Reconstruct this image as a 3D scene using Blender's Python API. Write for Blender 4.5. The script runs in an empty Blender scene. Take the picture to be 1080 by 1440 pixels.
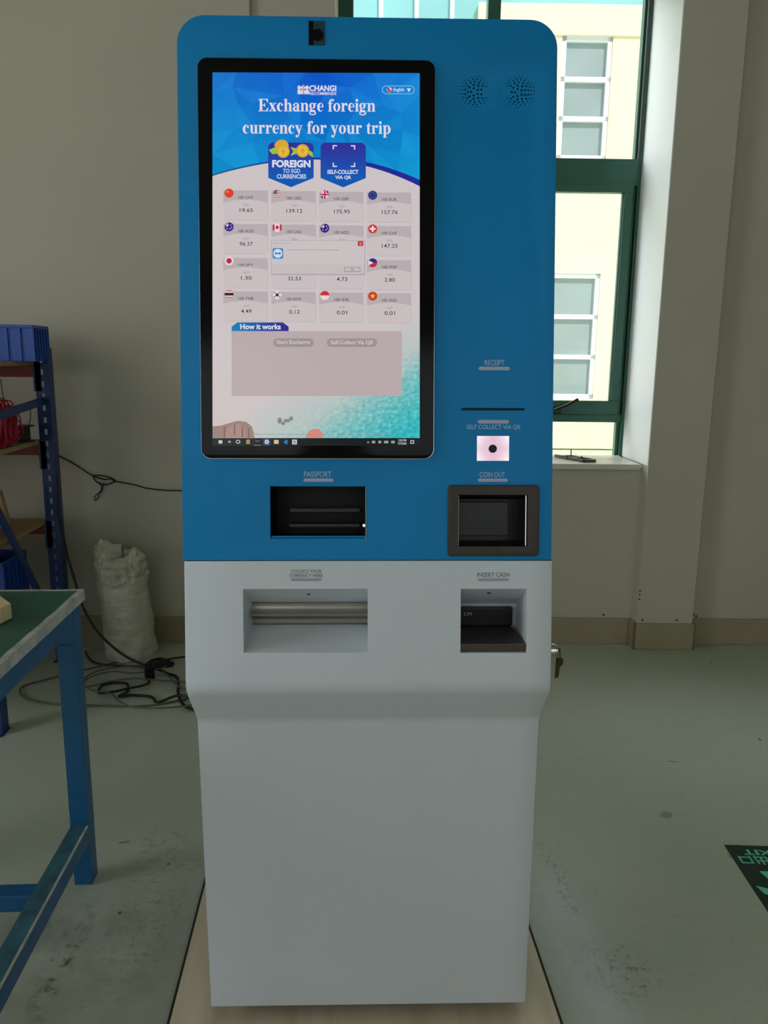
import bpy, bmesh, math, random
from mathutils import Matrix, Vector, Euler, noise
from math import sin, cos, pi, radians

random.seed(7)
SC = bpy.context.scene
COL = SC.collection

# ------------------------------------------------------------------ helpers
def lin(c):
    return tuple(((v / 255) / 12.92 if v / 255 <= .04045 else ((v / 255 + .055) / 1.055) ** 2.4) for v in c)

def mat(name, rgb, rough=.5, metal=0., var=0., scale=8., bump=0., bscale=60., spec=.5, rgb2=None, stretch=(1, 1, 1), detail=4., coat=0.):
    """procedural principled material: base colour with noise variation and bump"""
    m = bpy.data.materials.new(name); m.use_nodes = True
    nt = m.node_tree; b = nt.nodes['Principled BSDF']
    b.inputs['Roughness'].default_value = rough
    b.inputs['Metallic'].default_value = metal
    b.inputs['Specular IOR Level'].default_value = spec
    b.inputs['Coat Weight'].default_value = coat
    c = lin(rgb)
    tc = nt.nodes.new('ShaderNodeTexCoord')
    mp = nt.nodes.new('ShaderNodeMapping'); mp.inputs['Scale'].default_value = stretch
    nt.links.new(tc.outputs['Object'], mp.inputs['Vector'])
    n = nt.nodes.new('ShaderNodeTexNoise'); n.inputs['Scale'].default_value = scale; n.inputs['Detail'].default_value = detail
    nt.links.new(mp.outputs['Vector'], n.inputs['Vector'])
    r = nt.nodes.new('ShaderNodeValToRGB')
    r.color_ramp.elements[0].position = .3; r.color_ramp.elements[1].position = .7
    if rgb2 is None:
        c0 = tuple(v * (1 - var) for v in c); c1 = tuple(min(1, v * (1 + var)) for v in c)
    else:
        c0 = c; c1 = lin(rgb2)
    r.color_ramp.elements[0].color = (*c0, 1); r.color_ramp.elements[1].color = (*c1, 1)
    nt.links.new(n.outputs['Fac'], r.inputs['Fac'])
    nt.links.new(r.outputs['Color'], b.inputs['Base Color'])
    if bump:
        n2 = nt.nodes.new('ShaderNodeTexNoise'); n2.inputs['Scale'].default_value = bscale; n2.inputs['Detail'].default_value = 3
        nt.links.new(mp.outputs['Vector'], n2.inputs['Vector'])
        bp = nt.nodes.new('ShaderNodeBump'); bp.inputs['Strength'].default_value = bump; bp.inputs['Distance'].default_value = .002
        nt.links.new(n2.outputs['Fac'], bp.inputs['Height']); nt.links.new(bp.outputs['Normal'], b.inputs['Normal'])
    return m

def emis(name, rgb, strength=1.):
    m = mat(name, rgb, .3)
    b = m.node_tree.nodes['Principled BSDF']
    b.inputs['Emission Color'].default_value = (*lin(rgb), 1)
    b.inputs['Emission Strength'].default_value = strength
    return m

def tag(o, label=None, cat=None, group=None, kind=None):
    if label: o['label'] = label
    if cat: o['category'] = cat
    if group: o['group'] = group
    if kind: o['kind'] = kind
    return o

def empty(name, loc=(0, 0, 0), rot=(0, 0, 0)):
    o = bpy.data.objects.new(name, None); COL.objects.link(o)
    o.location = loc; o.rotation_euler = rot; o.empty_display_size = .05
    return o

class MB:
    """collects shapes and links them as one mesh object"""
    def __init__(s): s.v = []; s.f = []; s.m = []; s.c = []
    def add(s, vs, fs, mi=0, M=None, col=None):
        k = len(s.v)
        for p in vs:
            p = Vector(p)
            s.v.append(M @ p if M is not None else p)
        for f in fs:
            s.f.append([k + i for i in f]); s.m.append(mi); s.c.append(col)
    def box(s, x0, x1, y0, y1, z0, z1, mi=0, M=None):
        vs = [(x, y, z) for x in (x0, x1) for y in (y0, y1) for z in (z0, z1)]
        s.add(vs, [(0, 1, 3, 2), (4, 6, 7, 5), (0, 4, 5, 1), (2, 3, 7, 6), (0, 2, 6, 4), (1, 5, 7, 3)], mi, M)
    def bar(s, a, b, w, h, mi=0, up=(0, 0, 1)):
        """rectangular bar from a to b, w across, h along up"""
        a = Vector(a); b = Vector(b); d = (b - a).normalized(); up = Vector(up)
        x = d.cross(up).normalized(); u = x.cross(d).normalized()
        vs = [p + x * sx * w / 2 + u * su * h / 2 for p in (a, b) for sx, su in ((-1, -1), (1, -1), (1, 1), (-1, 1))]
        s.add(vs, [(0, 1, 2, 3), (7, 6, 5, 4), (0, 4, 5, 1), (1, 5, 6, 2), (2, 6, 7, 3), (3, 7, 4, 0)], mi)
    def cyl(s, a, b, r, seg=20, mi=0, r2=None):
        a = Vector(a); b = Vector(b); d = (b - a).normalized()
        x = d.orthogonal().normalized(); y = d.cross(x); r2 = r if r2 is None else r2
        vs = [p + (x * cos(t) + y * sin(t)) * rr for p, rr in ((a, r), (b, r2)) for t in [2 * pi * i / seg for i in range(seg)]]
        s.add(vs, [(i, (i + 1) % seg, seg + (i + 1) % seg, seg + i) for i in range(seg)] + [tuple(range(seg - 1, -1, -1)), tuple(range(seg, 2 * seg))], mi)
    def prism(s, pts, p0, p1, axis='z', mi=0, M=None):
        """polygon pts (2D, ccw) extruded along an axis"""
        n = len(pts)
        def mk(p, t):
            return {'z': (p[0], p[1], t), 'y': (p[0], t, p[1]), 'x': (t, p[0], p[1])}[axis]
        vs = [mk(p, p0) for p in pts] + [mk(p, p1) for p in pts]
        s.add(vs, [tuple(range(n - 1, -1, -1)), tuple(range(n, 2 * n))] + [(i, (i + 1) % n, n + (i + 1) % n, n + i) for i in range(n)], mi, M)
    def tube(s, pts, r, seg=8, mi=0, closed=False, sub=6):
        P = [Vector(p) for p in pts]
        n = len(P); Q = []
        rng = range(n) if closed else range(n - 1)
        for i in rng:
            p0 = P[(i - 1) % n] if closed or i > 0 else P[0]
            p1 = P[i]; p2 = P[(i + 1) % n]
            p3 = P[(i + 2) % n] if closed or i + 2 < n else P[-1]
            for k in range(sub):
                t = k / sub
                Q.append(.5 * ((2 * p1) + (-p0 + p2) * t + (2 * p0 - 5 * p1 + 4 * p2 - p3) * t * t + (-p0 + 3 * p1 - 3 * p2 + p3) * t ** 3))
        if not closed: Q.append(P[-1])
        m = len(Q); vs = []; nx = None
        for i in range(m):
            d = (Q[(i + 1) % m] - Q[i - 1]) if (closed or 0 < i < m - 1) else (Q[1] - Q[0] if i == 0 else Q[-1] - Q[-2])
            if d.length < 1e-9: d = Vector((0, 0, 1))
            d.normalize()
            nx = d.orthogonal() if nx is None else nx - d * nx.dot(d)
            if nx.length < 1e-6: nx = d.orthogonal()
            nx.normalize(); ny = d.cross(nx)
            rr = r(i / max(1, m - 1)) if callable(r) else r
            for k in range(seg):
                t = 2 * pi * k / seg
                vs.append(Q[i] + (nx * cos(t) + ny * sin(t)) * rr)
        fs = []
        for i in range(m if closed else m - 1):
            for k in range(seg):
                a = i * seg; b = ((i + 1) % m) * seg
                fs.append((a + k, a + (k + 1) % seg, b + (k + 1) % seg, b + k))
        if not closed: fs += [tuple(range(seg - 1, -1, -1)), tuple((m - 1) * seg + k for k in range(seg))]
        s.add(vs, fs, mi)
    def lathe(s, prof, c, seg=24, mi=0):
        n = len(prof)
        vs = [(c[0] + r * cos(2 * pi * k / seg), c[1] + r * sin(2 * pi * k / seg), c[2] + z) for r, z in prof for k in range(seg)]
        fs = [(i * seg + k, i * seg + (k + 1) % seg, (i + 1) * seg + (k + 1) % seg, (i + 1) * seg + k) for i in range(n - 1) for k in range(seg)]
        s.add(vs, fs, mi)
    def build(s, name, mats, parent=None, bevel=0, smooth=None, seg=2, fixn=True, colors=False):
        me = bpy.data.meshes.new(name)
        me.from_pydata([tuple(v) for v in s.v], [], s.f)
        if not isinstance(mats, (list, tuple)): mats = [mats]
        for m in mats: me.materials.append(m)
        for p, mi in zip(me.polygons, s.m): p.material_index = mi
        if colors:
            ca = me.color_attributes.new('Col', 'FLOAT_COLOR', 'CORNER')
            li = 0
            for p, c in zip(me.polygons, s.c):
                for j in range(p.loop_total):
                    cc = c[j] if c and isinstance(c[0], (tuple, list)) else c
                    ca.data[p.loop_start + j].color = (*cc, 1)
        if fixn:
            bm = bmesh.new(); bm.from_mesh(me); bmesh.ops.recalc_face_normals(bm, faces=bm.faces); bm.to_mesh(me); bm.free()
        if smooth:
            me.shade_smooth(); me.set_sharp_from_angle(angle=radians(smooth))
        o = bpy.data.objects.new(name, me); COL.objects.link(o)
        if parent: o.parent = parent
        if bevel:
            md = o.modifiers.new('edges', 'BEVEL'); md.width = bevel; md.segments = seg; md.limit_method = 'ANGLE'; md.angle_limit = radians(40)
        return o

def rrect(x0, x1, y0, y1, r, n=8, corners='all'):
    pts = []
    for cx, cy, a, on in ((x1 - r, y1 - r, 0, 1), (x0 + r, y1 - r, 90, 1), (x0 + r, y0 + r, 180, corners == 'all'), (x1 - r, y0 + r, 270, corners == 'all')):
        if on:
            for i in range(n + 1):
                t = radians(a + 90 * i / n); pts.append((cx + r * cos(t), cy + r * sin(t)))
        else:
            pts.append((cx + (r if cx > (x0 + x1) / 2 else -r), cy - r))
    return pts

def circ(cx, cy, r, n=16, ry=None):
    return [(cx + r * cos(2 * pi * i / n), cy + (ry or r) * sin(2 * pi * i / n)) for i in range(n)]

def fill(loops, half, bevel, M, name, mats, parent, smooth=30, res=2):
    """flat plate from an outline and its holes (curve fill), baked to a mesh"""
    cu = bpy.data.curves.new(name, 'CURVE'); cu.dimensions = '2D'; cu.fill_mode = 'BOTH'
    cu.extrude = half - bevel; cu.bevel_depth = bevel; cu.bevel_resolution = res; cu.offset = -bevel
    for L in loops:
        sp = cu.splines.new('POLY'); sp.points.add(len(L) - 1)
        for p, q in zip(sp.points, L): p.co = (q[0], q[1], 0, 1)
        sp.use_cyclic_u = True
    t = bpy.data.objects.new('tmp', cu); COL.objects.link(t)
    dg = bpy.context.evaluated_depsgraph_get()
    me = bpy.data.meshes.new_from_object(t.evaluated_get(dg))
    bpy.data.objects.remove(t); bpy.data.curves.remove(cu)
    me.transform(M); me.name = name
    bm = bmesh.new(); bm.from_mesh(me); bmesh.ops.remove_doubles(bm, verts=bm.verts, dist=1e-5)
    bmesh.ops.recalc_face_normals(bm, faces=bm.faces); bm.to_mesh(me); bm.free()
    me.materials.clear()
    for m in (mats if isinstance(mats, (list, tuple)) else [mats]): me.materials.append(m)
    if smooth: me.shade_smooth(); me.set_sharp_from_angle(angle=radians(smooth))
    else: me.shade_flat()
    o = bpy.data.objects.new(name, me); COL.objects.link(o); o.parent = parent
    return o

_tc = {}
def text2d(s, off=0.):
    """verts (x,y) and faces of a line of sans lettering, with its bounds"""
    if (s, off) in _tc: return _tc[(s, off)]
    cu = bpy.data.curves.new('t', 'FONT'); cu.body = s; cu.size = 1; cu.offset = off; cu.resolution_u = 3
    t = bpy.data.objects.new('tmp', cu); COL.objects.link(t)
    dg = bpy.context.evaluated_depsgraph_get()
    me = bpy.data.meshes.new_from_object(t.evaluated_get(dg))
    vs = [(v.co.x, v.co.y) for v in me.vertices]; fs = [tuple(p.vertices) for p in me.polygons]
    bpy.data.objects.remove(t); bpy.data.curves.remove(cu); bpy.data.meshes.remove(me)
    xs = [v[0] for v in vs]; ys = [v[1] for v in vs]
    _tc[(s, off)] = (vs, fs, min(xs), max(xs), min(ys), max(ys))
    return _tc[(s, off)]

def fit_text(s, x0, x1, y0, y1, off=0.):
    """lettering stretched into the rectangle x0..x1, y0 (bottom)..y1 (top)"""
    vs, fs, a, b, c, d = text2d(s, off)
    return [((v[0] - a) / (b - a) * (x1 - x0) + x0, (v[1] - c) / (d - c) * (y1 - y0) + y0) for v in vs], fs

# ------------------------------------------------------------------ materials
M = {}
M['blue'] = mat('kiosk_blue_paint', (0, 130, 194), .48, var=.02, bump=.03, bscale=400, spec=.25)
M['white'] = mat('kiosk_white_paint', (204, 213, 220), .38, var=.01, bump=.03, bscale=400)
M['bezel'] = mat('black_glass', (5, 8, 9), .12, spec=.14)
M['black'] = mat('black_plastic', (12, 14, 14), .4)
M['dark'] = mat('dark_interior', (3, 4, 6), .5, spec=.3)
M['gun'] = mat('gunmetal', (62, 57, 53), .42, .6, var=.06, scale=40)
M['cup'] = mat('dark_cup_metal', (40, 38, 36), .35, .5)
M['silver'] = mat('silver_rim_metal', (205, 208, 210), .2, 1.)
M['label_l'] = mat('pale_print', (176, 202, 228), .5)
M['pill_l'] = mat('pale_braille_strip', (168, 178, 204), .45)
M['label_d'] = mat('dark_print', (70, 76, 80), .5)
M['pill_d'] = mat('grey_braille_strip', (158, 162, 176), .45)
M['steel'] = mat('brushed_steel', (150, 146, 138), .32, .9, var=.06, scale=30, stretch=(1, 1, 20))
M['darksteel'] = mat('dark_brushed_steel', (92, 86, 80), .38, .85, var=.08, scale=40, stretch=(30, 1, 1))
M['chrome'] = mat('chrome', (190, 190, 188), .15, 1.)
M['brass'] = mat('worn_nickel_key', (95, 88, 62), .3, .9)
M['led'] = mat('white_led_lens', (240, 240, 250), .3)
M['wall'] = mat('wall_paint', (190, 186, 168), .6, var=.04, scale=1.3, bump=.08, bscale=90, spec=.3)
M['skirt'] = mat('skirting_olive_paint', (158, 148, 120), .4, var=.08, scale=5)
M['frame'] = mat('green_window_aluminium', (48, 98, 82), .35, .1, var=.05)
M['gasket'] = mat('window_gasket', (90, 82, 84), .6)
M['sill'] = mat('sill_stone', (214, 210, 196), .4, var=.06, scale=12)
M['table_green'] = mat('bench_green_mat', (30, 88, 66), .4, var=.12, scale=7)
M['edge'] = mat('worn_white_edging', (172, 172, 160), .5, var=.25, scale=30)
M['tblue'] = mat('bench_blue_paint', (8, 86, 132), .4, var=.12, scale=14, bump=.1)
M['tblue2'] = mat('bench_worn_blue_paint', (52, 98, 108), .5, var=.3, scale=24, bump=.1)
M['rblue'] = mat('rack_blue_paint', (14, 52, 112), .4, var=.12, scale=14)
M['rred'] = mat('rack_red_paint', (128, 34, 26), .45, var=.15, scale=14)
M['wood'] = mat('shelf_plywood', (176, 150, 108), .6, rgb2=(140, 114, 78), scale=6, stretch=(1, 8, 1))
M['block'] = mat('pale_pine', (226, 204, 160), .6, rgb2=(206, 180, 130), scale=8, stretch=(1, 8, 1))
M['crate'] = mat('blue_crate_plastic', (34, 82, 172), .4, var=.05)
M['rope'] = mat('red_cord', (176, 26, 46), .5, var=.35, scale=60)
M['wrap'] = mat('clear_wrap_over_foam', (196, 196, 176), .38, var=.14, scale=14, bump=.8, bscale=30, stretch=(1, 1, 4))
M['cable'] = mat('black_cable_rubber', (14, 15, 14), .45)
M['greycable'] = mat('grey_cable_sheath', (92, 94, 80), .5)
M['card'] = mat('brown_cardboard', (168, 138, 96), .7, var=.1)
M['bag'] = mat('clear_plastic_bag', (150, 150, 132), .35, var=.3, scale=22, bump=.8, bscale=30)
M['sign'] = mat('sign_dark_green', (10, 44, 40), .35)
M['signglow'] = mat('sign_pale_green', (100, 214, 172), .4)
M['ply'] = mat('birch_plywood', (232, 220, 194), .4, rgb2=(206, 188, 156), scale=3, stretch=(5, .7, 1), detail=6)
M['facade'] = mat('cream_facade_tiles', (250, 238, 206), .7, var=.03, scale=3)
M['extwin'] = mat('far_window_white_frame', (238, 240, 242), .5)
M['extglass'] = mat('far_window_glass', (158, 172, 174), .3, var=.12, scale=.8)
M['extblue'] = mat('far_blue_glass', (150, 208, 214), .3, var=.08, scale=.7)
M['lawn'] = mat('pale_ground', (188, 205, 180), .8, var=.05)

def display_material():
    m = bpy.data.materials.new('display_pixels'); m.use_nodes = True
    nt = m.node_tree; b = nt.nodes['Principled BSDF']
    b.inputs['Base Color'].default_value = (0, 0, 0, 1); b.inputs['Roughness'].default_value = .2
    b.inputs['Specular IOR Level'].default_value = .25
    a = nt.nodes.new('ShaderNodeAttribute'); a.attribute_name = 'Col'
    nt.links.new(a.outputs['Color'], b.inputs['Emission Color'])
    b.inputs['Emission Strength'].default_value = .97
    return m
M['display'] = display_material()

def glass_material():
    m = bpy.data.materials.new('window_pane_glass'); m.use_nodes = True
    nt = m.node_tree; nt.nodes.remove(nt.nodes['Principled BSDF'])
    t = nt.nodes.new('ShaderNodeBsdfTransparent'); t.inputs[0].default_value = (.96, .98, .97, 1)
    g = nt.nodes.new('ShaderNodeBsdfGlossy'); g.inputs['Roughness'].default_value = .03
    lw = nt.nodes.new('ShaderNodeLayerWeight'); lw.inputs['Blend'].default_value = .5
    pw = nt.nodes.new('ShaderNodeMath'); pw.operation = 'POWER'; pw.inputs[1].default_value = 4; nt.links.new(lw.outputs['Facing'], pw.inputs[0])
    f = nt.nodes.new('ShaderNodeMath'); f.operation = 'MULTIPLY_ADD'; f.inputs[1].default_value = .5; f.inputs[2].default_value = .02; nt.links.new(pw.outputs[0], f.inputs[0])
    mx = nt.nodes.new('ShaderNodeMixShader')
    nt.links.new(f.outputs[0], mx.inputs[0]); nt.links.new(t.outputs[0], mx.inputs[1]); nt.links.new(g.outputs[0], mx.inputs[2])
    nt.links.new(mx.outputs[0], nt.nodes['Material Output'].inputs['Surface'])
    return m
M['glass'] = glass_material()

def floor_material():
    m = bpy.data.materials.new('green_epoxy_floor'); m.use_nodes = True
    nt = m.node_tree; N = nt.nodes; L = nt.links; b = N['Principled BSDF']
    tc = N.new('ShaderNodeTexCoord')
    def nz(scale, detail=5, rough=.6):
        n = N.new('ShaderNodeTexNoise'); n.inputs['Scale'].default_value = scale; n.inputs['Detail'].default_value = detail
        n.inputs['Roughness'].default_value = rough; L.new(tc.outputs['Object'], n.inputs['Vector']); return n.outputs['Fac']
    def ramp(f, a, b_, c0, c1):
        r = N.new('ShaderNodeValToRGB'); r.color_ramp.elements[0].position = a; r.color_ramp.elements[1].position = b_
        r.color_ramp.elements[0].color = c0; r.color_ramp.elements[1].color = c1; L.new(f, r.inputs['Fac']); return r.outputs['Color']
    def math_(op, a, b_):
        q = N.new('ShaderNodeMath'); q.operation = op; q.use_clamp = True
        for i, x in enumerate((a, b_)):
            if isinstance(x, (int, float)): q.inputs[i].default_value = x
            else: L.new(x, q.inputs[i])
        return q.outputs[0]
    def mix(fac, a, b_):
        q = N.new('ShaderNodeMix'); q.data_type = 'RGBA'
        L.new(fac, q.inputs[0])
        for i, x in ((6, a), (7, b_)):
            if isinstance(x, tuple): q.inputs[i].default_value = x
            else: L.new(x, q.inputs[i])
        return q.outputs[2]
    base = ramp(nz(1.6), .3, .7, (*lin((174, 184, 165)), 1), (*lin((184, 192, 174)), 1))
    fine = ramp(nz(35, 6), .58, .75, (0, 0, 0, 1), (1, 1, 1, 1))
    col = mix(math_('MULTIPLY', fine, .22), base, (*lin((84, 88, 76)), 1))
    def spot(cx, cy, rx, ry, rot, soft=.6):
        mp = N.new('ShaderNodeMapping'); mp.vector_type = 'TEXTURE'
        mp.inputs['Location'].default_value = (cx, cy, 0); mp.inputs['Rotation'].default_value = (0, 0, radians(rot)); mp.inputs['Scale'].default_value = (rx, ry, 100)
        L.new(tc.outputs['Object'], mp.inputs['Vector'])
        ln = N.new('ShaderNodeVectorMath'); ln.operation = 'LENGTH'; L.new(mp.outputs[0], ln.inputs[0])
        mr = N.new('ShaderNodeMapRange'); mr.inputs['From Min'].default_value = 1; mr.inputs['From Max'].default_value = 1 - soft
        L.new(ln.outputs['Value'], mr.inputs['Value']); return mr.outputs[0]
    blot = ramp(nz(26, 8, .75), .5, .62, (0, 0, 0, 1), (1, 1, 1, 1))
    blot2 = ramp(nz(55, 8, .75), .52, .6, (0, 0, 0, 1), (1, 1, 1, 1))
    wear_sheen = ramp(nz(3.5, 6, .7), .25, .6, (0, 0, 0, 1), (1, 1, 1, 1)); scuff_sheen = (*lin((206, 214, 222)), 1); brown = (*lin((112, 104, 80)), 1)  # bluish tone paints the window reflection and pale scuffs into the floor colour
    dirt = (*lin((70, 66, 52)), 1); pale = (*lin((176, 180, 168)), 1)
    for cx, cy, rx, ry, rot, k, c, bl in (
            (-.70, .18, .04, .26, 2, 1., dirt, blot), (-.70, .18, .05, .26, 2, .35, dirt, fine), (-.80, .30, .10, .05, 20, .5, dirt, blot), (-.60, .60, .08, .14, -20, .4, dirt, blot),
            (.50, .45, .03, .20, 4, .8, dirt, blot2), (.47, .27, .04, .14, 14, .6, pale, blot), (.56, .12, .14, .14, 0, .45, pale, blot),
            (.56, .15, .12, .12, 0, .6, dirt, blot2), (.49, .22, .09, .42, 6, .6, scuff_sheen, wear_sheen), (-.55, .35, .13, .4, 0, .35, dirt, blot2), (-.66, .12, .36, .52, 0, .5, brown, wear_sheen)):
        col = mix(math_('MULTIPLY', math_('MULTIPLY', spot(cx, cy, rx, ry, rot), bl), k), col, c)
    for cx, cy, rx, ry, rot, k in ((.90, .76, .026, .020, 30, .45), (1.04, 1.08, .022, .005, -8, .6), (1.424, 1.242, .006, .012, 0, .9), (1.01, .56, .011, .02, 10, .4), (1.05, .60, .008, .02, -8, .4),
                                   (-.845, .60, .03, .006, 5, .6), (-.70, .615, .02, .006, 15, .6), (-.62, .33, .006, .006, 0, .8), (1.56, 1.98, .008, .008, 0, .9), (-.55, .52, .005, .006, 0, .8)):
        col = mix(math_('MULTIPLY', spot(cx, cy, rx, ry, rot, .35), k), col, (*lin((62, 64, 56)), 1))
    L.new(col, b.inputs['Base Color'])
    rr = N.new('ShaderNodeMapRange'); rr.inputs['To Min'].default_value = .25; rr.inputs['To Max'].default_value = .35
    L.new(nz(9), rr.inputs['Value']); L.new(rr.outputs[0], b.inputs['Roughness'])
    b.inputs['Specular IOR Level'].default_value = .5
    bp = N.new('ShaderNodeBump'); bp.inputs['Strength'].default_value = .05; bp.inputs['Distance'].default_value = .003
    L.new(nz(14, 4), bp.inputs['Height']); L.new(bp.outputs[0], b.inputs['Normal'])
    return m
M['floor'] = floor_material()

# ------------------------------------------------------------------ camera
cd = bpy.data.cameras.new('camera'); cam = bpy.data.objects.new('camera', cd); COL.objects.link(cam); SC.camera = cam
cd.sensor_fit = 'VERTICAL'; cd.sensor_height = 24; cd.lens = 24 * 1081 / 1440; cd.clip_start = .05; cd.clip_end = 200
pitch, yaw, roll = .19329, .05926, .01117
fw = Vector((sin(yaw) * cos(pitch), cos(yaw) * cos(pitch), -sin(pitch))); rt = Vector((cos(yaw), -sin(yaw), 0)); up = rt.cross(fw)
r2 = cos(roll) * rt + sin(roll) * up; u2 = -sin(roll) * rt + cos(roll) * up
R3 = Matrix((r2, u2, -fw)).transposed().to_4x4()
cam.matrix_world = Matrix.Translation((-.06094, -1.35332, 1.34773)) @ R3

# ------------------------------------------------------------------ the room (its own axes, turned by TH)
TH = -.047
RZ = (0, 0, TH)
def room(o): o.rotation_euler = RZ; return o
def struct(o): o['kind'] = 'structure'; return o
XL, XR, YB, YF, ZC = -4.2, 4.2, 2.225, -4.6, 3.35
WX0, WX1, WZ0, WZ1 = -.183, 1.262, .872, 3.10     # window opening
DEP = 2.62

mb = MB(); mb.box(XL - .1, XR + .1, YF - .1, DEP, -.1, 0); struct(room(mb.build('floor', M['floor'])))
mb = MB(); mb.box(XL - .1, XR + .1, YF - .1, DEP, ZC, ZC + .1); struct(room(mb.build('ceiling', M['wall'])))
mb = MB()
mb.box(XL, -.538, 2.195, DEP, 0, ZC)                 # slightly proud pier on the left
mb.box(-.538, WX0, YB, DEP, 0, ZC)
mb.box(WX0, WX1, YB, DEP, 0, WZ0)
mb.box(WX0, WX1, YB, DEP, WZ1, ZC)
mb.box(WX1, 1.531, 2.15, DEP, 0, ZC)                 # pillar beside the window
mb.box(1.531, XR, YB, DEP, 0, ZC)
for x, y, z in ((.862, YB, .143), (1.125, YB, .145), (1.29, 2.15, .145), (1.455, 2.15, .146), (1.565, YB, .150), (1.58, YB, .141)):   # chipped plaster marks
    mb.prism([(x - .006, z - .004), (x + .004, z - .005), (x + .008, z), (x + .003, z + .005), (x - .004, z + .004)], y - .0008, y + .001, 'y', 1)
for dz in (0, .022, .04): mb.prism([(1.264, .245 + dz), (1.272, .246 + dz), (1.271, .256 + dz), (1.265, .254 + dz)], 2.1492, 2.151, 'y', 1)
wb = struct(room(mb.build('wall_back', [M['wall'], mat('chipped_plaster', (70, 62, 50), .8)])))
LY0, LY1, LZ0, LZ1 = -2.6, .2, 1.0, 2.7
mb = MB(); mb.box(XL - .1, XL, YF, LY0, 0, ZC); mb.box(XL - .1, XL, LY1, DEP, 0, ZC); mb.box(XL - .1, XL, LY0, LY1, 0, LZ0); mb.box(XL - .1, XL, LY0, LY1, LZ1, ZC)
struct(room(mb.build('wall_left', M['wall'])))
mb = MB()
for k in range(4):
    y = LY0 + (LY1 - LY0 - .05) * k / 3; mb.box(XL - .08, XL - .02, y, y + .05, LZ0, LZ1)
for z in (LZ0, LZ0 + .5, LZ1 - .05): mb.box(XL - .085, XL - .015, LY0, LY1, z, z + .05)
struct(room(mb.build('window_4', M['frame'])))
mb = MB(); mb.box(XR, XR + .1, YF, DEP, 0, ZC); struct(room(mb.build('wall_right', M['wall'])))
# front wall behind the camera with two wide window openings
FW = ((-3.6, -.6, 1.0, 2.9), (.5, 3.4, 1.0, 2.9))
mb = MB()
mb.box(XL, XR, YF - .1, YF, 0, 1.0); mb.box(XL, XR, YF - .1, YF, 2.9, ZC)
mb.box(XL, -3.6, YF - .1, YF, 1.0, 2.9); mb.box(-.6, .5, YF - .1, YF, 1.0, 2.9); mb.box(3.4, XR, YF - .1, YF, 1.0, 2.9)
struct(room(mb.build('wall_front', M['wall'])))
for i, (x0, x1, z0, z1) in enumerate(FW):
    mb = MB(); e = .05
    for k in range(4):
        x = x0 + (x1 - x0 - e) * k / 3; mb.box(x, x + e, YF - .08, YF - .02, z0, z1)
    for z in (z0, z0 + .55, z1 - e): mb.box(x0, x1, YF - .085, YF - .015, z, z + e)
    struct(room(mb.build('window_%d' % (i + 2), M['frame'])))

# skirting
mb = MB(); t = .014; H = .131
mb.box(XL, -.538 + t, 2.195 - t, 2.195, 0, H)
mb.box(-.538 + t, WX1 - t, YB - t, YB, 0, H); mb.box(XL, -.538 + t + .004, 2.195 - t - .005, 2.195, .122, .134)
mb.box(WX1 - t, WX1, 2.15 - t, YB, 0, H)
mb.box(WX1 - t, 1.531 + t, 2.15 - t, 2.15, 0, H)
mb.box(1.531, 1.531 + t, 2.15 - t, YB, 0, H)
mb.box(1.531 + t, XR, YB - t, YB, 0, H)
struct(room(mb.build('baseboard_back', M['skirt'], bevel=.003)))

# lining added on the right of the window opening, whitened to look brightly lit
mb = MB(); mb.box(WX1 - .004, WX1 + .001, 2.1495, DEP - .09, .889, WZ1)
struct(room(mb.build('trim_2', mat('bright_reveal_lining', (238, 238, 236), .5, var=.01))))
# window sill
mb = MB(); mb.box(WX0, WX1 - .018, 2.2, DEP - .02, .862, .889)
struct(room(mb.build('trim_1', M['sill'], bevel=.004)))

# the green window
win = struct(room(empty('window_1')))
fy0, fy1 = 2.53, 2.60
z0, z1 = .889, WZ1
mb = MB()
mb.box(1.243, WX1 + .035, fy0, fy1, z0, z1); mb.box(1.225, 1.243, fy0 + .02, fy1 - .01, z0, z1)
mb.box(WX0 - .02, -.115, fy0, fy1, z0, z1)
mb.box(.50, .56, fy0, fy1, z0, z1)
for x0, x1 in ((-.115, .50), (.56, 1.243)):
    mb.box(x0, x1, fy0, fy1, 2.182, 2.303)
    mb.box(x0, x1, fy0 + .004, fy1 - .004, 1.058, 1.098)
    mb.box(x0, x1, fy0, fy1, z1 - .05, z1)
wf = mb.build('window_frame', M['frame'], win, bevel=.003)
mb = MB(); mb.box(1.236, 1.2425, fy0 - .002, fy0 + .01, 2.303, z1 - .05); mb.box(1.2, 1.2245, fy0 + .02, fy0 + .03, 1.098, 2.18)
mb.build('gasket', M['gasket'], win)
for x0, x1 in ((-.10, .49), (.57, 1.222)):
    s = MB()
    s.box(x0, x1, fy0 - .012, fy0 + .03, 1.098, 1.166); s.box(x0, x1, fy0 - .012, fy0 + .03, 2.15, 2.186)
    s.box(x0, x0 + .044, fy0 - .012, fy0 + .03, 1.166, 2.15); s.box(x1 - .044, x1, fy0 - .012, fy0 + .03, 1.166, 2.15)
    s.box(x1 - .05, x1 - .038, fy0 - .004, fy0 + .02, 1.166, 2.15)
    sa = s.build('sash', M['frame'], win, bevel=.003)
    g = MB(); g.box(x0 + .03, x1 - .03, fy0 + .012, fy0 + .018, 1.15, 2.165); g.build('pane', M['glass'], sa)
    g = MB(); g.box(x0 - .01, x1 + .012, fy0 + .03, fy0 + .036, 2.29, z1 - .04); g.build('pane', M['glass'], win)
    g = MB(); g.box(x0 - .01, x1 + .012, fy0 + .03, fy0 + .036, z0 + .01, 1.07); g.build('pane', M['glass'], win)
h = MB()
h.box(.85, .93, fy0 - .03, fy0 - .012, 1.10, 1.135)
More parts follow.
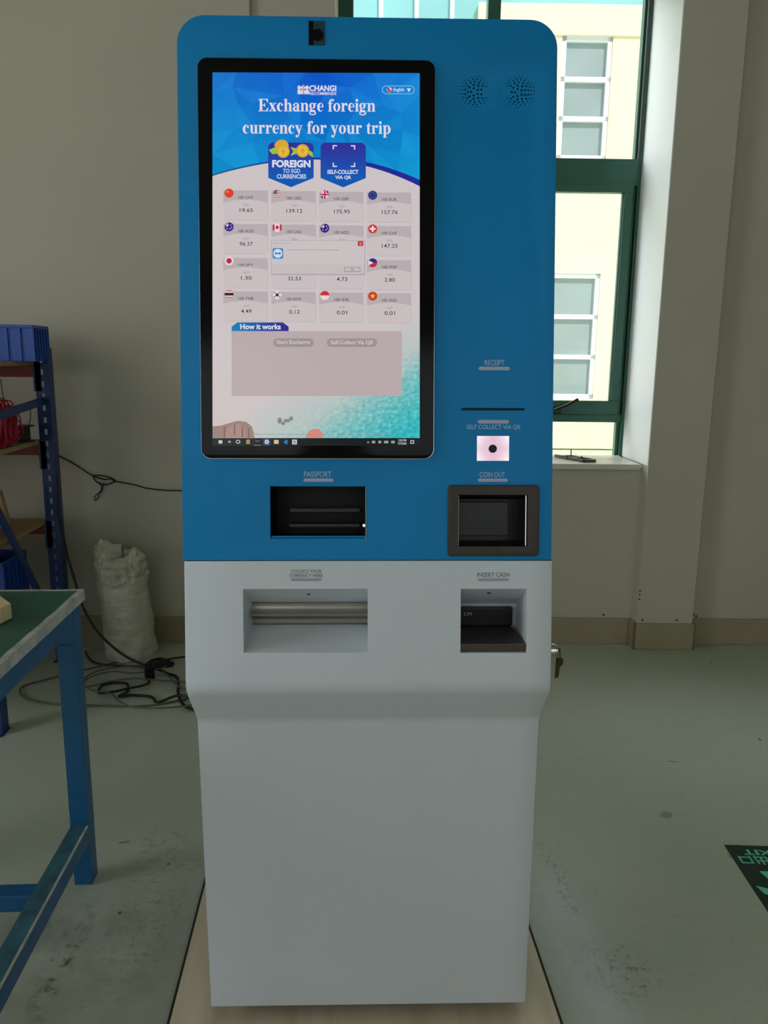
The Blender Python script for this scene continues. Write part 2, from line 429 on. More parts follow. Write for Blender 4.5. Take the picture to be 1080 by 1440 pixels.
h.tube([(.88, fy0 - .04, 1.118), (.91, fy0 - .06, 1.128), (.96, fy0 - .07, 1.152), (1.000, fy0 - .075, 1.176)], .009, 8)
h.cyl((.885, fy0 - .012, 1.118), (.885, fy0 - .05, 1.118), .012, 12)
h.build('window_handle', M['black'], win, bevel=.002)

# loose window hinge stay lying on the sill
hs = MB()
def stay(a, b): hs.bar(a, b, .012, .014)
S0 = .8965
for a, b in (((.925, 2.40), (.99, 2.25)), ((.975, 2.43), (1.045, 2.26)), ((.99, 2.25), (1.045, 2.26)), ((.925, 2.40), (.975, 2.43)), ((.96, 2.33), (1.02, 2.345)), ((.94, 2.36), (.90, 2.45))):
    stay((a[0], a[1], S0), (b[0], b[1], S0))
hs.bar((.95, 2.38, S0 + .006), (1.035, 2.30, S0 + .006), .012, .004)
hs.cyl((.965, 2.40, S0 - .002), (.965, 2.40, S0 + .04), .003, 8)
hs.cyl((1.0, 2.33, S0 - .002), (1.0, 2.33, S0 + .014), .004, 8)
o = room(hs.build('window_stay', M['darksteel']))
tag(o, 'small metal window hinge stay lying on the pale stone sill', 'window stay')

# ------------------------------------------------------------------ outside
# neighbour building
nb = room(empty('office_building'))
tag(nb, 'cream tiled building with white framed windows seen through the green window', 'building')
BY = 11.
holes = [(2.69, 3.44, 4.36, 6.06), (2.69, 3.47, .80, 2.72), (-.4, .35, .80, 2.72), (-.4, .35, 4.36, 6.06), (5.3, 6.05, 4.36, 6.06), (5.3, 6.05, .8, 2.72)]
xs = sorted({-8, 14.} | {v for h_ in holes for v in h_[:2]} | {1.45})
zs_ = sorted({0., 6.48, 7.6, 6.9} | {v for h_ in holes for v in h_[2:]})
mb = MB()
for i in range(len(xs) - 1):
    for j in range(len(zs_) - 1):
        cx, cz = (xs[i] + xs[i + 1]) / 2, (zs_[j] + zs_[j + 1]) / 2
        if any(a < cx < b and c < cz < d for a, b, c, d in holes): continue
        if (6.48 < cz < 6.9) or (cx < 1.45 and cz > 6.06): continue
        mb.box(xs[i], xs[i + 1], BY, BY + .3, zs_[j], zs_[j + 1])
mb.box(-8, 14, BY + .3, BY + .4, 0, 7.6)
mb.box(1.45, 14, BY - .03, BY, 6.06, 6.10)
mb.build('facade_wall', M['facade'], nb)
mb = MB(); mb.box(-8, 1.45, BY + .1, BY + .2, 6.06, 7.6); mb.box(1.45, 14, BY + .1, BY + .2, 6.48, 6.9)
gl = mb.build('glass_band', M['extblue'], nb)
mb = MB()
for k in range(18): mb.box(-7.8 + k * .52, -7.74 + k * .52, BY + .05, BY + .1, 6.06, 7.6)
mb.build('mullions', M['extwin'], nb)
for a, b, c, d in holes:
    f = MB(); e = .07; w = (d - c) / 3
    f.box(a, a + e, BY + .02, BY + .12, c, d); f.box(b - e, b, BY + .02, BY + .12, c, d)
    for k in range(4):
        zc = c + (d - c - e) * k / 3; f.box(a, b, BY + .02, BY + .12, zc, zc + e)
    fr = f.build('window', M['extwin'], nb)
    g = MB(); g.box(a + .02, b - .02, BY + .08, BY + .1, c + .02, d - .02); g.build('pane', M['extglass'], fr)
mb = MB(); mb.box(-20, 24, DEP + .1, 16, -.14, -.02)
g = struct(room(mb.build('ground', M['lawn'])))

# ------------------------------------------------------------------ the kiosk
HW = .323; z1k, z2k, z3k, d1, dt, zs = .68589, .77845, 1.9181, .07628, .17612, 1.00519
kk = dt / (z3k - z2k); al = math.atan(kk)
def PY(z): return -d1 + kk * (z - z2k)
def S(z): return (z - z2k) / cos(al)
PM = Matrix.Translation((0, -d1, z2k)) @ Matrix.Rotation(pi / 2 - al, 4, 'X')     # (x, s, outwards) -> kiosk
def PN(n): return PM @ Matrix.Translation((0, 0, n))
kio = empty('currency_exchange_kiosk', (0, 0, 0), (.00933, -.00664, -.03638))
tag(kio, 'tall blue and white currency exchange kiosk with a lit portrait touchscreen', 'kiosk')
BK = .55
XO = -.0022                                           # the blue head sits a hair to the left
# blue front panel with its openings
bx0, bx1 = -HW + XO + .0005, HW + XO - .0005
loops = [rrect(bx0, bx1, S(1.0065), S(z3k), .047, 12, 'top')]
O_pass = (-.1721, -.0053, S(1.0447), S(1.1341)); O_coin = (.1549, .2768, S(1.0309), S(1.1197)); O_slot = (.1602, .2706, S(1.2652), S(1.2690))
O_qr = (.1878, .2441, S(1.1787), S(1.2213))
def rloop(o): return [(o[0], o[2]), (o[0], o[3]), (o[1], o[3]), (o[1], o[2])]
for o_ in (O_pass, O_coin, O_slot, O_qr): loops.append(rloop(o_))
SPK = ((.1795, 1), (.2545, -1))
for cx, sgn in SPK: loops.append(circ(cx, S(1.7983), .0285, 40))
fill(loops, .002, .0012, PN(-.002), 'upper_panel', M['blue'], kio)
# blue housing behind it
out = rrect(bx0 + .002, bx1 - .002, 1.0065, z3k - .003, .046, 12, 'top')
mb = MB(); n = len(out)
vs = [(x, PY(z) + .005, z) for x, z in out] + [(x, BK, z) for x, z in out]
mb.add(vs, [(i, (i + 1) % n, n + (i + 1) % n, n + i) for i in range(n)] + [tuple(range(n, 2 * n))])
uh = mb.build('upper_housing', M['blue'], kio, smooth=40)

# white lower front, bent sheet with two openings, wrapped round to the sides
def arc(p, q, r_, rad, n=7):
    p, q, r_ = Vector(p), Vector(q), Vector(r_)
    a = (p - q).normalized(); b = (r_ - q).normalized(); th = a.angle(b); L_ = rad / math.tan(th / 2)
    c = q + (a + b).normalized() * (rad / sin(th / 2)); s0 = q + a * L_ - c; s1 = q + b * L_ - c
    return [tuple(c + (s0 * sin((1 - k / n) * s0.angle(s1)) + s1 * sin(k / n * s0.angle(s1))) / sin(s0.angle(s1))) for k in range(n + 1)]
OC = (-.2205, -.0028, .8455, .9570); OA = (.1609, .2776, .8440, .9566)
path = [(PY(zs), zs), (PY(.957), .957), (PY(.9566), .9566), (PY(.8455), .8455), (PY(.844), .844)]
path += arc((PY(.844), .844), (-d1, z2k), (0, z1k), .04) + arc((-d1, z2k), (0, z1k), (0, .05), .03) + [(0, .4), (0, .053), (.003, .05)]
e = .004
xc = [-HW, -HW + .0012, -HW + e, OC[0], OC[1], OA[0], OA[1], HW - e, HW - .0012, HW]
ins = [e, .0012, 0, 0, 0, 0, 0, 0, .0012, e]
mb = MB(); rows = []
for i, (y, z) in enumerate(path):
    a = Vector(path[max(0, i - 1)]); b = Vector(path[min(len(path) - 1, i + 1)]); t_ = (b - a).normalized(); nrm = Vector((t_.y, -t_.x))
    if nrm.x > 0: nrm = -nrm
    row = [(-HW, BK, z)] + [(x, y - nrm.x * q, z - nrm.y * q) for x, q in zip(xc, ins)] + [(HW, BK, z)]
    rows.append(row)
vs = [p for r_ in rows for p in r_]; W_ = len(rows[0]); fs = []
for i in range(len(rows) - 1):
    zm = (path[i][1] + path[i + 1][1]) / 2
    for j in range(W_ - 1):
        xm = (rows[i][j][0] + rows[i][j + 1][0]) / 2
        if any(o_[0] < xm < o_[1] and o_[2] < zm < o_[3] for o_ in (OC, OA)) and 1 <= j <= len(xc) - 1: continue
        fs.append((i * W_ + j, i * W_ + j + 1, (i + 1) * W_ + j + 1, (i + 1) * W_ + j))
mb.add(vs, fs)
lb = mb.build('lower_panel', M['white'], kio, smooth=40)
mb = MB(); mb.box(-HW + .004, HW - .004, PY(zs) + .004, BK, zs - .0005, zs + .001); mb.build('seam_ledge', M['dark'], kio)
mb = MB(); mb.box(-HW + .006, HW - .006, .006, BK - .004, .048, .056); mb.build('base_plate', M['dark'], kio)
for x in (-.27, .27):
    for y in (.07, .48):
        mb = MB(); mb.lathe([(0, .0155), (.022, .0155), (.022, .024), (.008, .028), (.008, .05), (0, .05)], (x, y, 0), 16); mb.build('foot', M['black'], kio, smooth=40)

# currency outlet: wedge shaped white recess with steel shutter
yb = .02; zt_, zb_ = .9085, .8685
mb = MB(); x0, x1, z0_, z1_ = OC
F0 = (PY(z1_), z1_); F1 = (yb, zt_ + .002); F2 = (yb, zb_ - .002); F3 = (PY(z0_), z0_)
mb.add([(x, y, z) for x in (x0, x1) for y, z in (F0, F1, F2, F3)], [(0, 1, 5, 4), (1, 2, 6, 5), (2, 3, 7, 6), (0, 3, 2, 1), (4, 5, 6, 7)])
rc = mb.build('currency_outlet', M['white'], kio)
mb = MB(); prof = [(-.001, zb_ - .002), (-.004, zb_ + .002), (-.004, zb_ + .010), (-.007, zb_ + .014), (-.011, zb_ + .019), (-.011, zb_ + .022), (-.006, zb_ + .027), (-.003, zb_ + .033), (-.003, zb_ + .040), (-.001, zb_ + .042)]
vs = [(x, yb + a, b) for x in (x0 + .004, x1 - .0005) for a, b in prof]; n = len(prof)
mb.add(vs, [(i, i + 1, n + i + 1, n + i) for i in range(n - 1)])
mb.build('shutter', M['steel'], rc, smooth=35)
def sensor(parent, x, f, a, b):
    p = Vector((0, *a)).lerp(Vector((0, *b)), f); p.x = x; d = Vector((0, b[0] - a[0], b[1] - a[1])).normalized(); nn = Vector((0, -d.z, d.y))
    if nn.z > 0: nn = -nn
    mb = MB(); mb.cyl(p, p + nn * .0012, .0035, 14, 0); mb.cyl(p, p + nn * .0016, .0014, 10, 1); mb.build('screw', [M['label_d'], M['black']], parent)
sensor(rc, -.1085, .38, F0, F1)

# cash acceptor
x0, x1, z0_, z1_ = OA
G0 = (PY(z1_), z1_); G1 = (0, .9245); G2 = (.042, .899); G3 = (.042, .846); G4 = (PY(z0_) + .002, z0_)
mb = MB(); pp = [G0, G1, G2, G3, G4]
mb.add([(x, y, z) for x in (x0, x1) for y, z in pp], [(i, i + 1, 6 + i, 5 + i) for i in range(4)] + [(4, 3, 2, 1, 0), (5, 6, 7, 8, 9)])
ra = mb.build('cash_acceptor', M['white'], kio)
mb = MB(); mb.box(x0 + .001, .2692, .028, .041, .8595, .8950); be = mb.build('note_bezel', M['black'], ra, bevel=.002)
vs, fs = fit_text('CPI', .1775, .1925, .8805, .8865); mb = MB(); mb.add([(x, .0276, z) for x, z in vs], fs); mb.build('maker_mark', M['label_l'], be)
mb = MB(); mb.prism([(x0 + .0008, -.0625), (x1 - .0008, -.0625), (x1 - .0008, -.045), (x1 - .006, .005), (x1 - .014, .040), (x0 + .0008, .040)], .8448, .8592, 'z')
mb.build('note_tray', M['darksteel'], ra, bevel=.0012)
sensor(ra, .2145, .45, G0, G1)

# recess boxes in the leaning panel: open boxes going inwards
def recess(o_, depth, mats, name, inset=.0, slope=0.):
    x0, x1, s0, s1 = o_; mb = MB(); i = inset
    vs = [(x0, s0, 0), (x1, s0, 0), (x1, s1, 0), (x0, s1, 0), (x0 + i, s0 + i + slope, -depth), (x1 - i, s0 + i + slope, -depth), (x1 - i, s1 - i, -depth), (x0 + i, s1 - i, -depth)]
    mb.add(vs, [(0, 1, 5, 4), (1, 2, 6, 5), (2, 3, 7, 6), (3, 0, 4, 7), (4, 5, 6, 7)], 0, PN(-.003))
    return mb.build(name, mats, kio, fixn=False)
# passport reader
pr = recess(O_pass, .10, M['dark'], 'passport_reader')
mb = MB()
mb.box(O_pass[0] + .03, O_pass[1] - .012, O_pass[2] + .044, O_pass[2] + .05, -.07, -.045, M=PN(0))
mb.box(O_pass[0] + .03, O_pass[1] - .012, O_pass[2] + .018, O_pass[2] + .023, -.07, -.03, M=PN(0))
mb.build('guide_rail', M['black'], pr)
mb = MB(); mb.box(O_pass[0] + .001, O_pass[1] - .001, O_pass[2] + .0005, O_pass[2] + .004, -.012, -.002, M=PN(0)); mb.build('lip', M['blue'], pr, bevel=.001)
mb = MB(); mb.box(O_pass[1] - .0012, O_pass[1] - .0002, O_pass[2] - .001, O_pass[3], -.006, .0006, M=PN(0)); mb.build('edge_trim', M['silver'], pr)
mb = MB(); p = PM @ Vector((O_pass[1] - .004, O_pass[2] + .022, -.012)); mb.cyl(p, p + Vector((0, -.003, 0)), .0022, 12); mb.build('indicator_lamp', emis('indicator_light', (235, 240, 245), 1.), pr)
# coin tray
cf = fill([rrect(.1368, .2971, S(1.0136), S(1.1369), .007, 6), [(.1549, S(1.0309)), (.1549, S(1.1197)), (.2768, S(1.1197)), (.2768, S(1.0309))]], .0025, .001, PN(.002), 'coin_tray', M['gun'], kio)
mb = MB(); x0, x1, s0, s1 = O_coin
vs = [(x0, s0, 0), (x1, s0, 0), (x1, s1, 0), (x0, s1, 0), (x0 + .002, s0 + .004, -.075), (x1 - .002, s0 + .004, -.075), (x1 - .002, s1 - .010, -.075), (x0 + .002, s1 - .010, -.075)]
mb.add(vs, [(0, 1, 5, 4), (1, 2, 6, 5), (2, 3, 7, 6), (3, 0, 4, 7), (4, 5, 6, 7)], 0, PN(.002))
mb.build('tray_cup', M['cup'], cf, fixn=False)
mb = MB(); mb.box(x1 - .0040, x1 - .0020, s0 + .0005, s1 - .0005, -.004, .0035, M=PN(0)); mb.build('rim', M['chrome'], cf, bevel=.0006)
mb = MB(); mb.box(x0 + .0005, x0 + .0015, s0 + .0005, s1 - .0005, -.004, .003, M=PN(0)); mb.build('rim', M['steel'], cf, bevel=.0003)
mb = MB(); mb.box(x0 + .004, x1 - .025, s0 + .015, s1 - .014, -.05, -.045, M=PN(0)); mb.build('coin_flap', M['black'], cf, bevel=.001)
# receipt slot
mb = MB(); mb.box(O_slot[0], O_slot[1], O_slot[2], O_slot[3], -.03, -.003, M=PM); mb.build('receipt_slot', M['dark'], kio)
# code scanner: lit milky window with a round lens
qr = MB(); x0, x1, s0, s1 = O_qr
def qcol(x, s_):
    u = abs((x - (x0 + x1) / 2) / ((x1 - x0) / 2)); v = abs((s_ - (s0 + s1) / 2) / ((s1 - s0) / 2))
    d = min(1, u * .75 + v * .35); b_ = d * d
    return lin((226 + 29 * b_, 188 + 58 * b_, 208 + 42 * b_))
G = 12
for i in range(G):
    for j in range(G):
        q = [(x0 + (x1 - x0) * a / G, s0 + (s1 - s0) * b / G) for a, b in ((i, j), (i + 1, j), (i + 1, j + 1), (i, j + 1))]
        qr.add([(a, b, -.003) for a, b in q], [(0, 1, 2, 3)], 0, PM, [qcol(a, b) for a, b in q])
qo = qr.build('code_scanner', M['display'], kio, colors=True, fixn=False)
mb = MB(); p = PM @ Vector((.2155, S(1.1994), -.003)); nn = (PM.to_3x3() @ Vector((0, 0, 1))); mb.cyl(p, p + nn * .002, .0073, 24); mb.build('scanner_lens', M['bezel'], qo)
# lens window at the top
mb = MB(); mb.box(-.1027, -.0752, S(1.871), S(1.910), 0, .0012, M=PM); cw = mb.build('camera_window', mat('smoked_film', (22, 58, 76), .25), kio)
mb = MB(); mb.add([(x, y, z) for x, y, z in ((-.1027, S(1.871), .0016), (-.0945, S(1.871), .0016), (-.0945, S(1.910), .0016), (-.1027, S(1.910), .0016))], [(0, 1, 2, 3)], 0, PM)
p = PM @ Vector((-.0872, S(1.887), .001)); mb.cyl(p, p + nn * .002, .0095, 24); mb.build('camera_lens', M['bezel'], cw)
# perforated speaker grilles let into the panel
for cx, sgn in SPK:
    cz = S(1.7983); L_ = [circ(cx, cz, .0303, 48)]
    for r_, n, hr in ((.0062, 5, .0019), (.0118, 9, .0019), (.0168, 14, .0017), (.0214, 20, .0013), (.0255, 26, .0009)):
        for i in range(n):
            a = 2 * pi * (i + .5) / n
            if r_ > .012 and cos(a) * sgn > cos(radians(24)): continue
            L_.append(circ(cx + r_ * cos(a), cz + r_ * sin(a), hr, 8))
    fill(L_, .001, 0, PN(-.0008), 'speaker_grille', M['blue'], kio, smooth=0)
# speakers behind them
for cx, i in ((.1795, 0), (.2545, 1)):
    p = PM @ Vector((cx, S(1.7983), -.0055)); mb = MB(); mb.cyl(p, p - nn * .02, .031, 28); mb.build('speaker', M['dark'], kio)

# printed words with embossed strips
def label(lines, pill, dark=False, above=True):
    mb = MB()
    for s_, x0, x1, za, zb in lines:
        vs, fs = fit_text(s_, x0, x1, S(za), S(zb)); mb.add([(x, y, .0004) for x, y in vs], fs, 0, PM)
    x0, x1, za, zb = pill
    pts = rrect(x0, x1, S(za), S(zb), (S(zb) - S(za)) * .49, 5)
    mb.prism(pts, 0, .0009, 'z', 1, PM)
    mb.build('printed_label', [M['label_d'], M['pill_d']] if dark else [M['label_l'], M['pill_l']], kio, fixn=False)
label([('RECEIPT', .2000, .2340, 1.3420, 1.3510)], (.1894, .2438, 1.3335, 1.3395))
label([('SELF COLLECT VIA QR', .1690, .2634, 1.2318, 1.2404)], (.1890, .2430, 1.2425, 1.2488))
label([('COIN OUT', .1925, .2370, 1.1505, 1.1593)], (.1894, .2420, 1.1425, 1.1480))
label([('PASSPORT', -.1130, -.0660, 1.1505, 1.1598)], (-.1141, -.0622, 1.1422, 1.1478))
label([('COLLECT YOUR', -.1365, -.0835, .9848, .9905), ('CURRENCY HERE', -.1395, -.0820, .9775, .9832)], (-.1371, -.0837, .9705, .9757), True)
label([('INSERT CASH', .1895, .2465, .9775, .9850)], (.1909, .2448, .9700, .9752), True)

# side door lock
LYY = -.044
lk = MB(); lk.cyl((HW - .002, LYY, .840), (HW + .012, LYY, .840), .0115, 20); lk.cyl((HW + .012, LYY, .840), (HW + .0155, LYY, .840), .0085, 20)
lk.build('side_lock', M['chrome'], kio, bevel=.001)

# touchscreen
ts = fill([rrect(-.2890, .1112, S(1.1822), S(1.8454), .0165, 10)], .004, .0015, PN(.0042), 'touchscreen', M['bezel'], kio)

fill([rrect(-.2902, .1124, S(1.1810), S(1.8466), .0175, 10)], .0012, .0005, PN(.0012), 'silver_rim', M['silver'], ts)
# --- what the display shows; layout units run right (u) and down (v) over the picture 300..590 x 106..627
def DX(u, v): return -.621895 + .00119702 * u - 2.79e-5 * v + 5.454e-8 * u * v
def DZ(u, v): return 1.944542 - .00114822 * v - 5.324e-8 * v * v + (u - 445) * 1.0e-5 * (1 - (v - 106) / 700)
D = MB()
def dp(pts, col, layer=0, flip=False):
    """polygon on the display"""
    c = [lin(q) for q in col] if isinstance(col[0], (tuple, list)) else lin(col)
    D.add([(DX(u, v), S(DZ(u, v)), .0084 + .00004 * layer) for u, v in pts], [tuple(range(len(pts)))], 0, PM, c)
def dr(u0, v0, u1, v1, col, layer=0): dp([(u0, v1), (u1, v1), (u1, v0), (u0, v0)], col, layer)
def dtx(s_, u0, u1, v0, v1, col, layer=3, off=0.):
    vs, fs = fit_text(s_, u0, u1, -v1, -v0, off)
    D.add([(DX(u, -v), S(DZ(u, -v)), .0084 + .00004 * layer) for u, v in vs], fs, 0, PM, lin(col))
def ell(cu, cv, ru, rv, col, layer=2, n=20, a0=0, a1=360):
    pts = [(cu + ru * cos(radians(a0 + (a1 - a0) * i / n)), cv - rv * sin(radians(a0 + (a1 - a0) * i / n))) for i in range(n + (a1 - a0 < 360))]
    dp(pts, col, layer)
PAGE = (206, 196, 198)
UL, UR, VT, VB = 300.5, 590, 106, 627
# page, then sand and sea at the foot of it
def mixc(a, b, t): t = max(0, min(1, t)); return tuple(a[i] + (b[i] - a[i]) * t for i in range(3))
def beach(u, v):
    c = PAGE
    sea = mixc((172, 196, 192), (52, 182, 188), ((u - 455) / 120 + (v - 580) / 90) * .8)
    sand = (206, 192, 186)
    w = ((v - 500) / 110 + (u - 470) / 190) * 1.15
    c = mixc(c, sea, w)
    c = mixc(c, sand, max(0, 380 - u) / 90 * max(0, v - 500) / 100)
    if v > 470 and u > 330:
        q = noise.noise(Vector((u * .22, v * .22, 1))) + .7 * noise.noise(Vector((u * .6, v * .6, 5)))
        k = max(0, min(1, ((u - 430) / 120 + (v - 570) / 80)))
        c = tuple(max(0, min(255, x + q * 34 * k)) for x in c)
    return c
NU, NV = 96, 120
V0 = 440
dr(UL, 225, UR, V0, PAGE, 0)
for i in range(NU):
    for j in range(NV):
        u0, u1 = UL + (UR - UL) * i / NU, UL + (UR - UL) * (i + 1) / NU
        v0, v1 = V0 + (616.5 - V0) * j / NV, V0 + (616.5 - V0) * (j + 1) / NV
        dp([(u0, v1), (u1, v1), (u1, v0), (u0, v0)], [beach(u0, v1), beach(u1, v1), beach(u1, v0), beach(u0, v0)], 0)
# rocks
def rock(pts, col): dp(pts, col, 1)
rock([(UL, 616), (UL, 600), (312, 599), (322, 596), (336, 592), (348, 594), (355, 600), (358, 609), (359, 616)], (156, 128, 120))
rock([(318, 616), (321, 604), (328, 598), (337, 597), (345, 602), (347, 616)], (178, 146, 136))
for a in ((316, 600, 318, 616), (330, 598, 332, 612), (341, 600, 343, 616), (350, 602, 352, 616)): dr(*a, (128, 100, 92), 2)
rock([(430, 616), (434, 607), (441, 603), (449, 604), (454, 610), (455, 616)], (214, 138, 122))
for cu, cv, ru, rv in ((394, 592, 3.4, 4.4), (404, 592, 5, 2.6), (410, 589, 3, 3.2), (399, 596, 3, 2.5)): ell(cu, cv, ru, rv, (128, 138, 122), 1, 8)
# blue faceted sky: jittered triangle mesh clipped by the arc at the bottom
def skyv(u): t = (u - UL) / (UR - UL); return 249 - (1 - ((t - .53) / .53) ** 2) * 24 if t < .53 else 256 - (1 - ((t - .53) / .47) ** 2) * 31
def skycol(u, v):
    t = (u - UL) / (UR - UL); s_ = (v - VT) / 145
    a = mixc((22, 118, 204), (8, 84, 204), t * 1.9) if t < .5 else mixc((8, 84, 204), (18, 128, 210), (t - .5) * 2)
    return mixc(a, (4, 152, 208), s_ * .95)
nu, nv = 9, 5; g = {}
for i in range(nu + 1):
    for j in range(nv + 1):
        u = UL + (UR - UL) * i / nu; top = VT; bot = skyv(u); v = top + (bot - top) * j / nv
        if 0 < i < nu and 0 < j < nv: u += random.uniform(-12, 12); v += random.uniform(-9, 9)
        g[i, j] = (u, v)
SUB = 8
for i in range(nu):
    for j in range(nv):
        a, b, c, d = g[i, j], g[i + 1, j], g[i + 1, j + 1], g[i, j + 1]
        for tri in (((a, c, b), (a, d, c)) if random.random() < .5 else ((a, d, b), (b, d, c))):
            cu = sum(p[0] for p in tri) / 3; cv = sum(p[1] for p in tri) / 3; q = random.uniform(-9, 9)
            dp(tri, [tuple(max(0, min(255, x + q * w)) for x, w in zip(skycol(p[0] * .5 + cu * .5, p[1] * .5 + cv * .5), (.8, 1, .7))) for p in tri], .5)
# dark ribbon along the arc
m_ = 28
for i in range(m_):
    u0, u1 = UL + (UR - UL) * i / m_, UL + (UR - UL) * (i + 1) / m_
    w0, w1 = 1.6 + 7 * max(0, (i / m_ - .45)) * 1.7, 1.6 + 7 * max(0, ((i + 1) / m_ - .45)) * 1.7
    dp([(u0, skyv(u0) + w0), (u1, skyv(u1) + w1), (u1, skyv(u1) - .8), (u0, skyv(u0) - .8)], mixc((24, 90, 150), (30, 40, 150), i / m_ * 1.5), 1)
# logo: little woven emblem and two lines of lettering
for k in range(3): dp([(419 + k * 5.5, 136), (424 + k * 5.5, 136), (422.5 + k * 5.5, 124), (419.5 + k * 5.5, 124)], (212, 208, 226), 3)
dr(419, 125.5, 435, 128, (222, 216, 230), 4); dr(419, 131, 435, 134.6, (222, 216, 230), 4); dr(426.4, 122.5, 428, 136, (200, 130, 150), 5); dr(421, 129, 434, 130, (200, 130, 150), 5)
dtx('CHANGI', 435.5, 473, 123.5, 131.8, (222, 218, 236), 3, .03); dtx('RECOMMENDS', 435.5, 473, 133, 137, (214, 212, 234), 3, .02)
# language button
ring = rrect(537, 583, 123.5, 135.5, 6, 6); rin = rrect(538, 582, 124.5, 134.5, 5, 6)
for i in range(len(ring)):
    j = (i + 1) % len(ring); dp([ring[j], ring[i], rin[i], rin[j]][::1], (120, 190, 226), 2)
ell(547.5, 129.5, 3.8, 3.8, (220, 190, 190), 3, 14); ell(547.5, 131, 3.4, 2, (206, 90, 84), 4, 12); dr(544.6, 127, 547.5, 129.4, (60, 70, 140), 5)
dtx('English', 553.5, 568, 126.6, 133, (206, 224, 238), 3, .01); dp([(572, 127.5), (574.8, 132.5), (577.6, 127.5)], (214, 232, 240), 3)

# serif lettering for the headline, drawn stroke by stroke (em units)
def rg(x0, y0, x1, y1): return [[(x0, y0), (x1, y0), (x1, y1), (x0, y1)]]
def arcq(cx, cy, rx, ry, ix, iy, jx, jy, a0, a1, n=14):
    out = []
    for k in range(n):
        t0, t1 = radians(a0 + (a1 - a0) * k / n), radians(a0 + (a1 - a0) * (k + 1) / n)
        out.append([(cx + rx * cos(t0), cy + ry * sin(t0)), (cx + rx * cos(t1), cy + ry * sin(t1)), (ix + jx * cos(t1), iy + jy * sin(t1)), (ix + jx * cos(t0), iy + jy * sin(t0))])
    return out
def dot(cx, cy, r): return [circ(cx, cy, r, 12)]
TL = lambda x, y=.461: rg(x, y - .03, x + .19, y)
GL = {
 'E': (.667, rg(.10, 0, .26, .676) + rg(.02, 0, .60, .036) + rg(.02, .64, .60, .676) + [[(.60, 0), (.65, .20), (.61, .20), (.50, .036)], [(.62, .676), (.62, .49), (.585, .49), (.48, .64)]] + rg(.25, .32, .40, .356) + [[(.40, .24), (.44, .24), (.44, .44), (.40, .44), (.36, .34)]]),
 'x': (.50, [[(.04, .461), (.20, .461), (.47, 0), (.31, 0)], [(.39, .461), (.44, .461), (.11, 0), (.06, 0)]] + rg(.01, .433, .25, .461) + rg(.30, .433, .49, .461) + rg(.01, 0, .20, .028) + rg(.25, 0, .495, .028)),
 'c': (.444, arcq(.24, .23, .215, .243, .30, .23, .125, .205, 48, 318) + dot(.35, .355, .06)),
 'h': (.556, rg(.08, 0, .215, .676) + rg(.36, 0, .495, .32) + arcq(.35, .31, .145, .163, .29, .29, .075, .12, 0, 150) + rg(.03, 0, .265, .028) + rg(.31, 0, .545, .028) + rg(.02, .646, .21, .676)),
 'a': (.50, rg(.29, .04, .42, .34) + arcq(.25, .33, .17, .143, .235, .33, .065, .112, 0, 160) + dot(.11, .345, .055) + arcq(.20, .135, .165, .145, .235, .14, .065, .095, 60, 330) + rg(.28, 0, .48, .05)),
 'n': (.556, rg(.08, 0, .215, .45) + rg(.36, 0, .495, .32) + arcq(.35, .31, .145, .163, .29, .29, .075, .12, 0, 150) + rg(.03, 0, .265, .028) + rg(.31, 0, .545, .028) + TL(.02)),
 'g': (.50, arcq(.22, .31, .195, .163, .22, .31, .065, .13, 0, 360) + rg(.34, .40, .49, .45) + [[(.08, .16), (.16, .19), (.16, .06), (.06, .08)], [(.06, .10), (.40, .07), (.40, -.03), (.06, .0)]] + arcq(.24, -.09, .225, .115, .235, -.09, .15, .062, 0, 360)),
 'e': (.444, arcq(.23, .23, .205, .243, .265, .23, .09, .207, 0, 315) + rg(.13, .24, .43, .272)),
 'f': (.333, rg(.09, 0, .225, .56) + arcq(.28, .53, .19, .16, .275, .53, .05, .125, 40, 180) + dot(.335, .60, .055) + rg(.01, .431, .32, .461) + rg(.03, 0, .29, .028)),
 'o': (.50, arcq(.25, .23, .225, .243, .25, .23, .085, .21, 0, 360)),
 'r': (.444, rg(.08, 0, .215, .45) + TL(.02) + rg(.02, 0, .29, .028) + [[(.20, .30), (.28, .39), (.36, .36), (.40, .45), (.33, .475), (.26, .44), (.20, .37)]] + dot(.365, .385, .068)),
 'i': (.278, rg(.08, 0, .215, .45) + TL(.02) + rg(.02, 0, .275, .028) + dot(.147, .61, .082)),
 'y': (.50, [[(.03, .461), (.19, .461), (.33, .04), (.25, -.05)], [(.39, .461), (.435, .461), (.25, -.15), (.19, -.14)]] + dot(.11, -.135, .065) + rg(.08, -.205, .21, -.16) + rg(.005, .433, .24, .461) + rg(.31, .433, .485, .461)),
 'u': (.556, rg(.08, .13, .215, .461) + arcq(.23, .15, .15, .165, .27, .16, .075, .12, 180, 330) + rg(.35, 0, .485, .461) + TL(.02) + TL(.29) + rg(.35, 0, .545, .028)),
 't': (.333, [[(.085, .10), (.22, .10), (.22, .60), (.19, .60), (.085, .45)]] + rg(.01, .431, .32, .461) + arcq(.205, .115, .12, .127, .255, .12, .04, .08, 180, 330)),
 'p': (.556, rg(.08, -.19, .215, .45) + arcq(.30, .23, .215, .243, .285, .23, .08, .21, -150, 150) + TL(.02) + rg(.02, -.205, .28, -.177)),
 ' ': (.25, [])}
def serif(s_, u0, u1, vbase, size, col, lay=3):
    w = sum(GL[c][0] for c in s_); kx = (u1 - u0) / w; x = 0
    for c in s_:
        for poly in GL[c][1]: dp([(u0 + (x + px) * kx, vbase - py * size) for px, py in poly], col, lay)
        x += GL[c][0]
